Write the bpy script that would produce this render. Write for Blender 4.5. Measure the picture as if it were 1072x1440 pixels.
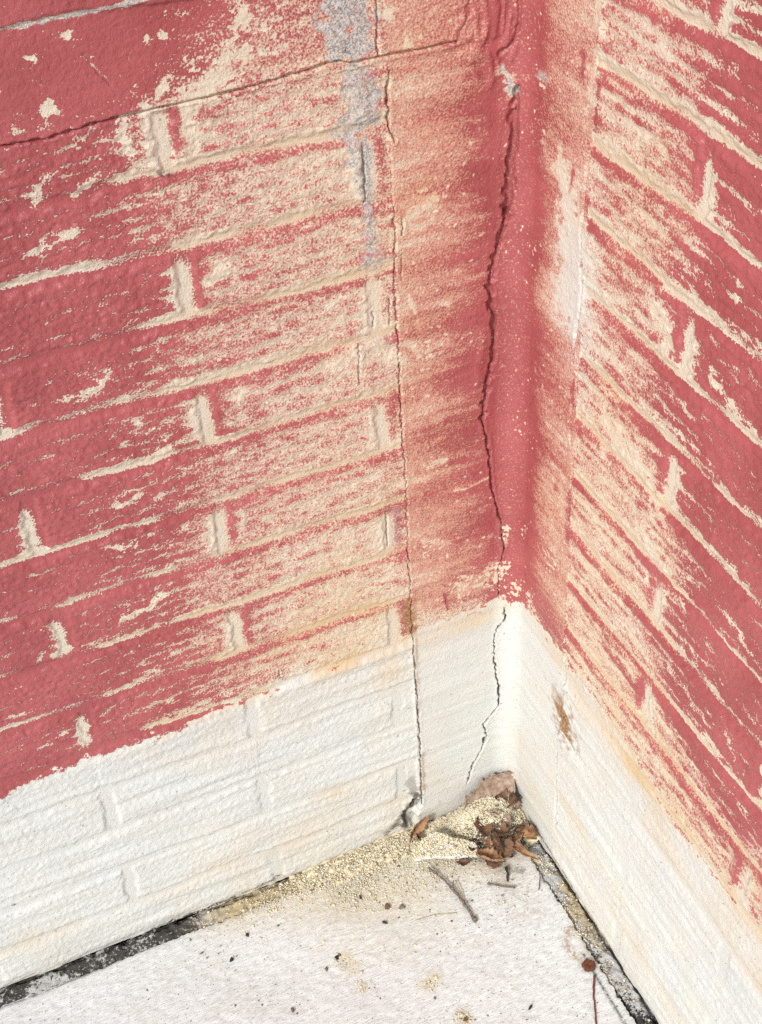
import bpy, math, random
import numpy as np
from mathutils import Matrix, Vector

scene = bpy.context.scene
for o in list(bpy.data.objects):
    bpy.data.objects.remove(o)

# ------------------------------------------------------------------ camera
cam_data = bpy.data.cameras.new('camera')
cam = bpy.data.objects.new('camera', cam_data)
scene.collection.objects.link(cam)
CM = [[0.915549, 0.288144, -0.280613], [-0.399671, 0.573546, -0.715058], [-0.045096, 0.766824, 0.640272]]
cam.matrix_world = Matrix.Translation([-0.5522, -1.01124, 1.44344]) @ Matrix(CM).to_4x4()
cam_data.sensor_fit = 'VERTICAL'
cam_data.sensor_height = 24.0
cam_data.lens = 32.3651
cam_data.clip_start = 0.01
cam_data.clip_end = 500.0
scene.camera = cam

# ------------------------------------------------------------------ sky, sun, exposure
SUN_DIR = Vector((-0.62, -0.50, 0.60)).normalized()      # towards the sun
world = bpy.data.worlds.new('World')
scene.world = world
world.use_nodes = True
wn = world.node_tree.nodes
bg = wn['Background']
sky = wn.new('ShaderNodeTexSky')
sky.sky_type = 'NISHITA'
sky.sun_disc = False
sky.sun_elevation = math.asin(SUN_DIR.z)
sky.sun_rotation = math.atan2(SUN_DIR.x, SUN_DIR.y)
sky.dust_density = 1.0
sky.air_density = 1.0
world.node_tree.links.new(sky.outputs[0], bg.inputs[0])
bg.inputs[1].default_value = 0.11
sun_data = bpy.data.lights.new('sun', 'SUN')
sun_data.energy = 1.7
sun_data.angle = math.radians(10)
sun_data.color = (1.0, 0.98, 0.95)
sun = bpy.data.objects.new('sun', sun_data)
scene.collection.objects.link(sun)
sun.rotation_euler = SUN_DIR.to_track_quat('Z', 'Y').to_euler()
scene.view_settings.view_transform = 'Standard'
scene.view_settings.look = 'None'
scene.view_settings.gamma = 1.0
scene.view_settings.use_curve_mapping = False
scene.view_settings.exposure = 0.72
scene.cycles.use_denoising = False
scene.cycles.max_bounces = 5
scene.cycles.diffuse_bounces = 3
scene.cycles.glossy_bounces = 2
scene.cycles.transmission_bounces = 1
scene.cycles.caustics_reflective = False

# ------------------------------------------------------------------ helpers
COL = scene.collection
rng = np.random.default_rng(7)
random.seed(11)


def tag(o, label=None, cat=None, group=None, kind=None):
    if label: o['label'] = label
    if cat: o['category'] = cat
    if group: o['group'] = group
    if kind: o['kind'] = kind
    return o


def mesh_np(name, verts, quads, mat, parent=None, smooth=True, attrs=None):
    """One mesh object from numpy arrays; quads is (n,4) or (n,3)."""
    me = bpy.data.meshes.new(name)
    n, f, k = len(verts), len(quads), quads.shape[1]
    me.vertices.add(n)
    me.vertices.foreach_set('co', np.ascontiguousarray(verts, np.float32).ravel())
    me.loops.add(f * k)
    me.loops.foreach_set('vertex_index', np.ascontiguousarray(quads, np.int32).ravel())
    me.polygons.add(f)
    me.polygons.foreach_set('loop_start', np.arange(0, f * k, k, dtype=np.int32))
    me.update(calc_edges=True)
    if smooth:
        me.polygons.foreach_set('use_smooth', np.ones(f, bool))
    if attrs:
        for an, arr in attrs.items():
            a = me.attributes.new(an, 'FLOAT_COLOR', 'POINT')
            a.data.foreach_set('color', np.ascontiguousarray(arr, np.float32).ravel())
    me.materials.append(mat)
    o = bpy.data.objects.new(name, me)
    COL.objects.link(o)
    if parent: o.parent = parent
    return o


def empty(name, loc=(0, 0, 0)):
    o = bpy.data.objects.new(name, None)
    o.location = loc
    COL.objects.link(o)
    return o


TILE = 1024        # noise tile, 1 mm per sample


def band(ls, lv, seed, rough=0.0):
    """Tileable noise, std 1, with feature length ls (mm) along the wall and lv (mm) up it."""
    r = np.random.default_rng(seed)
    n = r.standard_normal((TILE, TILE))
    f = np.fft.fft2(n)
    kv = np.fft.fftfreq(TILE)[:, None] * lv
    ks = np.fft.fftfreq(TILE)[None, :] * ls
    k2 = kv ** 2 + ks ** 2
    w = np.exp(-k2 * 2.2) * (1 - np.exp(-k2 * 14.0))
    if rough: w = w + rough * np.exp(-k2 * 0.25)
    x = np.fft.ifft2(f * w).real
    return ((x - x.mean()) / x.std()).astype(np.float32)


def samp(tex, S, V, ds=0.0, dv=0.0):
    x = (S * 1000 + ds) % TILE
    y = (V * 1000 + dv) % TILE
    x0 = np.floor(x).astype(int); y0 = np.floor(y).astype(int)
    fx = (x - x0).astype(np.float32); fy = (y - y0).astype(np.float32)
    x0 %= TILE; y0 %= TILE
    x1 = (x0 + 1) % TILE; y1 = (y0 + 1) % TILE
    return (tex[y0, x0] * (1 - fx) + tex[y0, x1] * fx) * (1 - fy) + (tex[y1, x0] * (1 - fx) + tex[y1, x1] * fx) * fy


def sst(a, b, x):
    t = np.clip((x - a) / (b - a), 0, 1)
    return t * t * (3 - 2 * t)


def scatter_field(pts, sa, va, sigma=0.035):
    """Smooth interpolation of (s, v, value) control points on the tensor grid sa x va."""
    p = np.array(pts)
    cs = np.arange(-0.02, sa.max() + 0.03, 0.012); cv = np.arange(-0.02, va.max() + 0.03, 0.012)
    A, B = np.meshgrid(cs, cv)
    num = np.zeros_like(A); den = np.zeros_like(A)
    for s, v, val in p:
        d2 = (A - s) ** 2 + (B - v) ** 2
        w = np.exp(-d2 / (2 * sigma ** 2)) + 1e-5 / (d2 + 1e-3) ** 1.5 * 1e-3
        num += w * val; den += w
    g = num / den
    fi = (sa - cs[0]) / 0.012; fj = (va - cv[0]) / 0.012
    i0 = fi.astype(int); j0 = fj.astype(int)
    fi = (fi - i0)[None, :]; fj = (fj - j0)[:, None]
    r0 = g[j0]; r1 = g[j0 + 1]
    return ((r0[:, i0] * (1 - fi) + r0[:, i0 + 1] * fi) * (1 - fj) + (r1[:, i0] * (1 - fi) + r1[:, i0 + 1] * fi) * fj)


def poly_dist(line, sa, va, reach, wob=None):
    """(row slice, column slice, distance in m, parameter 0..1) near a polyline of (s, v)."""
    q = np.array([p[:2] for p in line])
    i0, i1 = np.searchsorted(sa, [q[:, 0].min() - reach, q[:, 0].max() + reach])
    j0, j1 = np.searchsorted(va, [q[:, 1].min() - reach, q[:, 1].max() + reach])
    if i1 - i0 < 1 or j1 - j0 < 1: return None
    S, V = np.meshgrid(sa[i0:i1], va[j0:j1])
    if wob is not None:
        S = S + wob[j0:j1, i0:i1]
    best = np.full(S.shape, 9.0); par = np.zeros(S.shape); n = max(1, len(q) - 1)
    if len(q) == 1:
        best = np.hypot(S - q[0, 0], V - q[0, 1])
    for k in range(len(q) - 1):
        a, b = q[k], q[k + 1]; ab = b - a
        t = np.clip(((S - a[0]) * ab[0] + (V - a[1]) * ab[1]) / (ab @ ab + 1e-12), 0, 1)
        d = np.hypot(S - a[0] - t * ab[0], V - a[1] - t * ab[1])
        m = d < best
        best[m] = d[m]; par[m] = ((k + t) / n)[m]
    return slice(j0, j1), slice(i0, i1), best, par


# ------------------------------------------------------------------ materials
def new_mat(name):
    m = bpy.data.materials.new(name)
    m.use_nodes = True
    nt = m.node_tree
    return m, nt, nt.nodes, nt.links, nt.nodes['Principled BSDF']


class NT:
    """Small helper for writing node trees."""
    def __init__(self, nt): self.nt = nt; self.n = nt.nodes; self.l = nt.links
    def put(self, sock, v):
        if hasattr(v, 'links') or isinstance(v, bpy.types.NodeSocket): self.l.new(v, sock)
        else:
            if isinstance(v, (tuple, list)) and len(v) == 3 and sock.type == 'RGBA': v = (*v, 1)
            sock.default_value = v
    def math(self, op, a, b=0.0, c=0.0, clamp=False):
        nd = self.n.new('ShaderNodeMath'); nd.operation = op; nd.use_clamp = clamp
        self.put(nd.inputs[0], a); self.put(nd.inputs[1], b)
        if op in ('MULTIPLY_ADD', 'SMOOTH_MIN', 'SMOOTH_MAX'): self.put(nd.inputs[2], c)
        return nd.outputs[0]
    def mix(self, f, a, b):
        nd = self.n.new('ShaderNodeMix'); nd.data_type = 'RGBA'; nd.clamp_factor = True
        self.put(nd.inputs[0], f); self.put(nd.inputs[6], a); self.put(nd.inputs[7], b)
        return nd.outputs[2]
    def mixf(self, f, a, b):
        nd = self.n.new('ShaderNodeMix'); nd.data_type = 'FLOAT'; nd.clamp_factor = True
        self.put(nd.inputs[0], f); self.put(nd.inputs[2], a); self.put(nd.inputs[3], b)
        return nd.outputs[0]
    def noise(self, vec, scale, detail=2.0, rough=0.55, dist=0.0):
        nd = self.n.new('ShaderNodeTexNoise')
        if vec is not None: self.l.new(vec, nd.inputs['Vector'])
        nd.inputs['Scale'].default_value = scale; nd.inputs['Detail'].default_value = detail
        nd.inputs['Roughness'].default_value = rough; nd.inputs['Distortion'].default_value = dist
        return nd.outputs[0]
    def smooth(self, x, a, b):
        nd = self.n.new('ShaderNodeMapRange'); nd.interpolation_type = 'SMOOTHSTEP'
        self.put(nd.inputs[0], x); self.put(nd.inputs[1], a); self.put(nd.inputs[2], b)
        return nd.outputs[0]
    def attr(self, name):
        nd = self.n.new('ShaderNodeAttribute'); nd.attribute_name = name
        sp = self.n.new('ShaderNodeSeparateColor'); self.l.new(nd.outputs['Color'], sp.inputs[0])
        return sp.outputs[0], sp.outputs[1], sp.outputs[2], nd.outputs['Alpha']
    def geo(self):
        return self.n.new('ShaderNodeNewGeometry').outputs['Position']
    def mapping(self, vec, scale=(1, 1, 1), rot=(0, 0, 0)):
        nd = self.n.new('ShaderNodeMapping'); self.l.new(vec, nd.inputs[0])
        nd.inputs['Scale'].default_value = scale; nd.inputs['Rotation'].default_value = rot
        return nd.outputs[0]
    def bump(self, h, strength=0.5, dist=0.001, normal=None):
        nd = self.n.new('ShaderNodeBump'); nd.inputs['Strength'].default_value = strength
        nd.inputs['Distance'].default_value = dist; self.l.new(h, nd.inputs['Height'])
        if normal is not None: self.l.new(normal, nd.inputs['Normal'])
        return nd.outputs[0]


def painted_wall_material():
    m, nt, n, l, bs = new_mat('sprayed_paint_on_brick')
    T = NT(nt)
    redx, soft, cream, tan = T.attr('pa')
    blue, raw_shade, stain, dirt = T.attr('pb')
    P = T.geo()
    nf = T.noise(P, 850, 0.0, 0.6)
    nm = T.noise(P, 420, 1.0, 0.6)
    nl = T.noise(P, 14, 1.0, 0.55)
    grit = T.noise(P, 480, 2.0, 0.7)
    addv = n.new('ShaderNodeVectorMath'); addv.operation = 'ADD'; l.new(P, addv.inputs[0]); addv.inputs[1].default_value = (-0.0009, -0.0009, 0.0012)
    grit2 = T.noise(addv.outputs[0], 480, 2.0, 0.7)
    emb = T.math('SUBTRACT', grit, grit2)
    jit = T.math('ADD', T.math('MULTIPLY', emb, 4.4), T.math('MULTIPLY', T.math('SUBTRACT', nm, 0.5), 1.8))
    w = T.mixf(soft, 0.26, 1.5)
    jamp = T.mixf(soft, 1.0, 0.8)
    x = T.math('ADD', redx, T.math('MULTIPLY', jit, jamp))
    red = T.smooth(T.math('DIVIDE', x, w), -1.0, 1.0)
    # under-coat: white, yellowed to cream, with tan mist
    white = T.mix(nl, (0.60, 0.62, 0.585), (0.69, 0.705, 0.665))
    base = T.mix(cream, white, T.mix(nm, (0.63, 0.535, 0.38), (0.76, 0.69, 0.54)))
    base = T.mix(tan, base, T.mix(nl, (0.63, 0.455, 0.25), (0.68, 0.53, 0.33)))
    rd = T.mix(T.smooth(nl, 0.3, 0.7), (0.36, 0.080, 0.079), (0.43, 0.106, 0.105))
    salmon = T.mix(T.smooth(nf, 0.35, 0.65), (0.60, 0.235, 0.145), (0.66, 0.33, 0.215))
    # half-covered soft zones pass through salmon
    mid = T.math('MULTIPLY', soft, T.math('SUBTRACT', 1.0, T.math('ABSOLUTE', T.math('SUBTRACT', T.math('MULTIPLY', red, 2.0), 0.9))), clamp=True)
    c = T.mix(red, base, rd)
    c = T.mix(T.math('MULTIPLY', mid, 0.85), c, salmon)
    c = T.mix(T.math('MULTIPLY', blue, T.smooth(T.math('ADD', nm, T.math('MULTIPLY', emb, 1.2)), 0.24, 0.48)), c, T.mix(T.smooth(grit, 0.40, 0.66), (0.22, 0.228, 0.225), (0.64, 0.655, 0.63)))
    c = T.mix(stain, c, T.mix(T.smooth(nm, 0.35, 0.65), (0.20, 0.085, 0.028), (0.44, 0.26, 0.11)))
    c = T.mix(T.math('MULTIPLY', dirt, T.smooth(nm, 0.3, 0.62)), c, (0.055, 0.050, 0.042))
    c = T.mix(raw_shade, c, T.mix(nm, (0.035, 0.027, 0.02), (0.15, 0.115, 0.085)))  # bare masonry, taken near-black to paint in the shade inside cracks
    # dark pinholes
    pin = T.smooth(T.noise(P, 210, 1.0, 0.5), 0.735, 0.76)
    c = T.mix(T.math('MULTIPLY', pin, 0.55), c, (0.16, 0.13, 0.11))
    l.new(c, bs.inputs['Base Color'])
    ro = T.mixf(red, 0.80, T.mixf(nm, 0.46, 0.30))
    l.new(ro, bs.inputs['Roughness'])
    bs.inputs['Specular IOR Level'].default_value = 0.45
    h = T.math('ADD', T.math('ADD', T.math('MULTIPLY', grit, 1.0), T.math('MULTIPLY', nm, 0.8)), 0.0)
    l.new(T.bump(h, 0.5, 0.0014), bs.inputs['Normal'])
    return m


MAT_WALL = painted_wall_material()


def simple_mat(name, c0, c1, scale, rough=0.8, bump=0.4, dist=0.001, stretch=(1, 1, 1), spec=0.3, detail=3, obj=False):
    m, nt, n, l, bs = new_mat(name)
    T = NT(nt)
    P = n.new('ShaderNodeTexCoord').outputs['Object'] if obj else T.geo()
    P = T.mapping(P, stretch)
    a = T.noise(P, scale, detail, 0.6)
    l.new(T.mix(T.smooth(a, 0.3, 0.7), c0, c1), bs.inputs['Base Color'])
    bs.inputs['Roughness'].default_value = rough
    bs.inputs['Specular IOR Level'].default_value = spec
    if bump: l.new(T.bump(a, bump, dist), bs.inputs['Normal'])
    return m


# ------------------------------------------------------------------ the two walls
CH = 0.068          # course height
BL = 0.346          # brick length with joint
FR = 0.026          # radius of the mortar fillet in the corner

N_LONG = band(60, 7, 1)
N_MID = band(20, 7, 2)
band_long = band(120, 13, 21)
N_MID2 = band(11, 6, 3)
N_FINE = band(4.6, 3.4, 4)
N_FINE2 = band(3.2, 3.0, 5)
N_BLOB = band(45, 45, 6)
N_WOB = band(70, 70, 8)
N_EDGE = band(9, 9, 9)
N_SPK = band(4.0, 4.0, 10)

LEFT = dict(
    head_even=0.3195, head_odd=0.4928, joint=0.1272,
    cover=[(0.4567,1.0852,1), (0.4275,1.0795,1.0), (0.3550,1.0437,1.0), (0.2702,1.0487,.92), (0.2312,1.0354,.76), (0.2132,1.0375,.72), (0.1883,1.0496,.70), (0.1347,1.0337,.6), (0.2445,1.0211,.6), (0.4498,0.9796,.95), (0.3677,0.9721,.80), (0.3091,0.9765,.5), (0.2477,0.9927,.36), (0.2061,0.9837,.28), (0.1569,0.9731,.2), (0.4061,0.9201,.95), (0.3334,0.9332,.7), (0.2851,0.9340,.45), (0.2234,0.9319,.35), (0.1608,0.9106,.3), (0.4487,0.8531,.97), (0.3590,0.8479,.93), (0.2756,0.8593,.55), (0.2174,0.8575,.43), (0.1649,0.8437,.43), (0.3038,0.7891,.55), (0.2369,0.7914,.46), (0.1689,0.7792,.33), (0.4640,0.7799,.95), (0.3846,0.7694,.85), (0.3297,0.7443,.65), (0.2635,0.7310,.52), (0.1863,0.7304,.42), (0.4490,0.6978,.93), (0.3617,0.7077,.8), (0.2838,0.6730,.54), (0.2127,0.6656,.44), (0.1533,0.6711,.38), (0.5016,0.5994,.97), (0.3973,0.6114,.85), (0.3163,0.5804,.55), (0.2334,0.5946,.42), (0.1582,0.5763,.34), (0.5287,0.4692,.97), (0.4171,0.4889,.85), (0.3201,0.4870,.55), (0.2412,0.5039,.32), (0.1630,0.4825,.28), (0.5487,0.3735,.98), (0.4711,0.3895,.9), (0.3937,0.3957,.75), (0.3133,0.4123,.5), (0.2488,0.4155,.24), (0.1671,0.4015,.15), (0.1048,0.9925,.5), (0.0788,0.9993,.6), (0.0394,1.0035,.95), (0.0393,0.9604,.95), (0.0936,0.9276,.46), (0.0669,0.9016,.76), (0.0320,0.8798,1.0), (0.0168,0.9101,1), (0.0147,0.7661,1), (0.0106,0.5977,1), (0.0091,0.5029,1), (0.0088,0.4212,1), (0.0127,0.3854,.9), (0.0954,0.8608,.48), (0.0647,0.7800,.78), (0.1056,0.7532,.52), (0.0693,0.7026,.80), (0.0424,0.6944,1.0), (0.1015,0.6283,.58), (0.0705,0.6000,.82), (0.0464,0.5917,.95), (0.1039,0.5378,.60), (0.0675,0.5049,.76), (0.0338,0.4923,.92), (0.0979,0.4464,.58), (0.0553,0.4293,.72), (0.0290,0.4188,.85), (0.1076,0.3978,.40), (0.0555,0.3867,.6), (0.5320,0.7728,1), (0.5871,0.5444,1), (0.6562,0.2578,1)],
    white=[(0.7844,0.2917), (0.6371,0.3069), (0.5745,0.3215), (0.4970,0.3301), (0.4043,0.3230), (0.3624,0.3365), (0.2978,0.3304), (0.2466,0.3437), (0.1441,0.3443), (0.1176,0.3528), (0.0556,0.3516), (0.0196,0.3586), (0.0051,0.3569)],
    tanzone=[(0.3603,0.3524,.4), (0.2440,0.3757,.8), (0.2936,0.3709,.7), (0.1433,0.3640,.7), (0.1946,0.3646,.8), (0.3408,0.3145,.35), (0.0806,0.9048,.55), (0.0957,0.8468,.6), (0.0847,0.6909,.5), (0.1018,0.6196,.5), (0.1044,0.5188,.4), (0.0725,0.4362,.3), (0.0909,0.3689,.55), (0.6645,0.0184,.25), (0.5860,0.0318,.3), (0.4926,0.0221,.2), (0.3968,0.0706,.3), (0.2590,0.0812,.40), (0.1936,0.0724,.3), (0.2348,0.0248,.25), (0.3098,0.0328,.3), (0.5388,0.0078,.1), (0.4404,0.7421,.05), (0.3258,0.6197,.1), (0.2883,0.9092,.1), (0.5249,0.3042,.05), (0.3768,0.2250,.0), (0.2434,0.2785,.05), (0.2049,0.1980,.0), (0.5578,0.1340,.0), (0.0654,0.2537,.05), (0.0177,0.1686,0), (0.2036,0.4788,.4), (0.2195,0.5805,.3), (0.1890,0.6910,.2), (0.2035,0.7817,.2), (0.1782,0.8472,.3), (0.1728,0.9264,.25), (0.3057,0.7748,.12), (0.4720,0.1496,0), (0.2955,0.1816,0), (0.4026,0.9380,0), (0.0533,0.8502,.1), (0.0308,0.6908,0), (0.1125,0.2148,.1)],
)
RIGHT = dict(
    head_even=0.2660, head_odd=0.4395, joint=0.1155,
    cover=[(0.0016,0.9963,.95), (0.0088,0.8409,1.0), (0.0197,0.6071,1.0), (0.0262,0.4693,.97), (0.0379,0.3955,.85), (0.0401,0.9731,.8), (0.0476,0.8588,.9), (0.0571,0.7149,.88), (0.0719,1.0199,.65), (0.0763,0.9683,.6), (0.0697,0.9024,.6), (0.0869,0.8429,.27), (0.0927,0.7738,.25), (0.0826,0.6484,.58), (0.0957,0.5696,.48), (0.0886,0.4686,.5), (0.1064,1.0089,.45), (0.1230,0.9564,.42), (0.1020,1.0521,.5), (0.1724,1.0589,.36), (0.2206,1.0495,.34), (0.1833,0.9810,.38), (0.1713,0.9161,.38), (0.2269,0.9535,.48), (0.2500,1.0345,.75), (0.2398,1.0909,.7), (0.2970,1.0524,.96), (0.2991,1.0021,.95), (0.2011,0.8540,.52), (0.2578,0.8843,.82), (0.3244,0.9199,.93), (0.1488,0.8260,.38), (0.1549,0.7723,.38), (0.2100,0.7906,.58), (0.3074,0.8229,.9), (0.3411,0.8816,.93), (0.1743,0.7086,.42), (0.2225,0.7021,.4), (0.2596,0.7501,.8), (0.3237,0.7365,.9), (0.3578,0.8027,.97), (0.1715,0.6251,.36), (0.2118,0.6041,.3), (0.2674,0.6309,.45), (0.3362,0.6702,.9), (0.3758,0.7174,.95), (0.1808,0.5436,.34), (0.2449,0.5424,.34), (0.3069,0.5962,.85), (0.3813,0.6448,.9), (0.1907,0.4562,.28), (0.2555,0.4667,.38), (0.3228,0.5028,.82), (0.3989,0.5601,.9), (0.2384,0.3992,.2), (0.3135,0.4143,.42), (0.3633,0.4675,.85), (0.4262,0.4784,.95), (0.3327,0.3723,.22), (0.3868,0.4028,.5), (0.4432,0.3979,.68), (0.3950,0.3593,.2), (0.4625,0.3584,.25), (0.4670,0.7061,1), (0.4124,0.9234,1), (0.5165,0.5091,1), (0.5548,0.3571,.9)],
    white=[(-0.0094,0.3468), (0.0228,0.3609), (0.0642,0.3639), (0.1275,0.3613), (0.2025,0.3522), (0.2721,0.3484), (0.3523,0.3293), (0.4221,0.3384), (0.4780,0.3463), (0.5964,0.3772), (0.8214,0.3972)],
    tanzone=[(0.0936,0.4006,.5), (0.1701,0.3853,.6), (0.2409,0.3804,.7), (0.2948,0.3730,.75), (0.3461,0.3660,.75), (0.3934,0.3681,.7), (0.4382,0.3701,.75), (0.4726,0.3611,.7), (0.3107,0.4319,.5), (0.3944,0.4221,.5), (0.1887,0.4742,.25), (0.0841,0.8757,.15), (0.1508,0.9066,.3), (0.1880,0.9479,.35), (0.2376,0.9467,.4), (0.1364,0.7155,.35), (0.1663,0.6713,.5), (0.2275,0.6661,.35), (0.1770,0.5769,.55), (0.1491,0.5911,.5), (0.2381,0.5903,.3), (0.2895,0.5635,.25), (0.3579,0.5554,.35), (0.3119,0.7989,.3), (0.0927,0.7738,.0), (0.1005,0.8287,.0), (0.0686,0.2887,.05), (0.1697,0.2368,.1), (0.1351,0.0670,.25), (0.2645,0.1984,.05), (0.3616,0.1982,.05), (0.2362,0.0553,.3), (0.3208,0.0018,.25), (0.4271,0.1894,.05), (0.1759,1.0336,.05), (0.0476,0.8588,.3), (0.0772,0.6276,.4), (0.0779,0.7113,.3), (0.0782,0.5095,.35), (0.2281,0.8153,.1), (0.2902,0.9136,.1)],
)

# cracks: polyline, half width (mm), depth (mm), bare interior with painted-in shade 0..1
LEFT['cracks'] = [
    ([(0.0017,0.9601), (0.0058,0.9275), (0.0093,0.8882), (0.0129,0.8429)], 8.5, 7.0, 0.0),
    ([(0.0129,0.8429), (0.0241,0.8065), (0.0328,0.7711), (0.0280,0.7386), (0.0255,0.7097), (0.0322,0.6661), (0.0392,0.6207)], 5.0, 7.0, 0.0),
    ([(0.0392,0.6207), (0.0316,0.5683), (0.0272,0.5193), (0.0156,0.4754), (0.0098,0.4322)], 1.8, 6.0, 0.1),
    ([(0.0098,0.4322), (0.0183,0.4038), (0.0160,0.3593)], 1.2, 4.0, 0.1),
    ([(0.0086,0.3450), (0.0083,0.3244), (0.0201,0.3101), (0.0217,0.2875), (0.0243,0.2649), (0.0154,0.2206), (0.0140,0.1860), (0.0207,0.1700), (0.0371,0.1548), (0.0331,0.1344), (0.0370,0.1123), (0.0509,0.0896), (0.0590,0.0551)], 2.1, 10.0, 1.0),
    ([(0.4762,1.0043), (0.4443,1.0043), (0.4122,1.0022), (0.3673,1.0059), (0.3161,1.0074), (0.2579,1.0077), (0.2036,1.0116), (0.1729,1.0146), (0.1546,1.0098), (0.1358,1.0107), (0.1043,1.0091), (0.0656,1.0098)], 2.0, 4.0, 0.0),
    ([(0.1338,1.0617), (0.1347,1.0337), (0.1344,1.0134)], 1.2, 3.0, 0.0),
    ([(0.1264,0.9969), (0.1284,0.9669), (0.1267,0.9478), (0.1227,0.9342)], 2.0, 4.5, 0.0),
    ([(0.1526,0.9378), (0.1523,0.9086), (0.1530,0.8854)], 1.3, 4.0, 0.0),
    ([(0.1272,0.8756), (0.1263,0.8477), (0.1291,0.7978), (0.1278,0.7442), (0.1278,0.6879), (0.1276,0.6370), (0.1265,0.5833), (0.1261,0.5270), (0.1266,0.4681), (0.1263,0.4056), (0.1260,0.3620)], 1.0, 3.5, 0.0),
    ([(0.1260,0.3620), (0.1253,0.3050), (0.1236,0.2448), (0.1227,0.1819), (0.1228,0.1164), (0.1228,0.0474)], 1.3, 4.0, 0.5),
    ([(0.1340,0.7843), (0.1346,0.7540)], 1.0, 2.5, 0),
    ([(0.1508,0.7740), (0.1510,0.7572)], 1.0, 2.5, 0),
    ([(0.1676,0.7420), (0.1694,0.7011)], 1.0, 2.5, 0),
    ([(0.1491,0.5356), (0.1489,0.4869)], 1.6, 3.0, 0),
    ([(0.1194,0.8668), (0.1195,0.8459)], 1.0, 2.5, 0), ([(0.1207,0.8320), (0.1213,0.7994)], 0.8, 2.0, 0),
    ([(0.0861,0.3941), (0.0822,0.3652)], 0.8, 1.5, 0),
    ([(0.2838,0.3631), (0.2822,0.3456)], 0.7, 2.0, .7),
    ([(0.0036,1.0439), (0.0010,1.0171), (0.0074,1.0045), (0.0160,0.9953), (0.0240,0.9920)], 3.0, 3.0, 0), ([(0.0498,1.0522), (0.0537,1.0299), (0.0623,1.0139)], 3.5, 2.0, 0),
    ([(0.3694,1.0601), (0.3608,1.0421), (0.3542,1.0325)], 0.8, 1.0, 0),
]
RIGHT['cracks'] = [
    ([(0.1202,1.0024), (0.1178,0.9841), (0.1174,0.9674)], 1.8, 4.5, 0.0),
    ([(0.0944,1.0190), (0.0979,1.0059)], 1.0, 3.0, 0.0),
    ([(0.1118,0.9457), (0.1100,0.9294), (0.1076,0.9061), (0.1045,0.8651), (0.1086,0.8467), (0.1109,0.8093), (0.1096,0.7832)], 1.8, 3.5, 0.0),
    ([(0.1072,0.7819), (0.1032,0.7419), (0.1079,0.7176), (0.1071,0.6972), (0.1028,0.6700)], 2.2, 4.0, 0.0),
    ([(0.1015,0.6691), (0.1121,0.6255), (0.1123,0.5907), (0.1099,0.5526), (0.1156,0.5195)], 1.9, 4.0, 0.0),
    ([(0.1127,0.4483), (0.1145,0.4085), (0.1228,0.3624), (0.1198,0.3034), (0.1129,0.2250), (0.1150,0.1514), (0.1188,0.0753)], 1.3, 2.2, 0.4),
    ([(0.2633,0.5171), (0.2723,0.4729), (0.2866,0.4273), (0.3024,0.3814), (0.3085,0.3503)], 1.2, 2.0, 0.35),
    ([(0.0456,0.6753), (0.0258,0.6375), (0.0045,0.6061), (-0.0073,0.5894), (-0.0171,0.5455)], 0.6, 1.6, 0.1),
]
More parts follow.
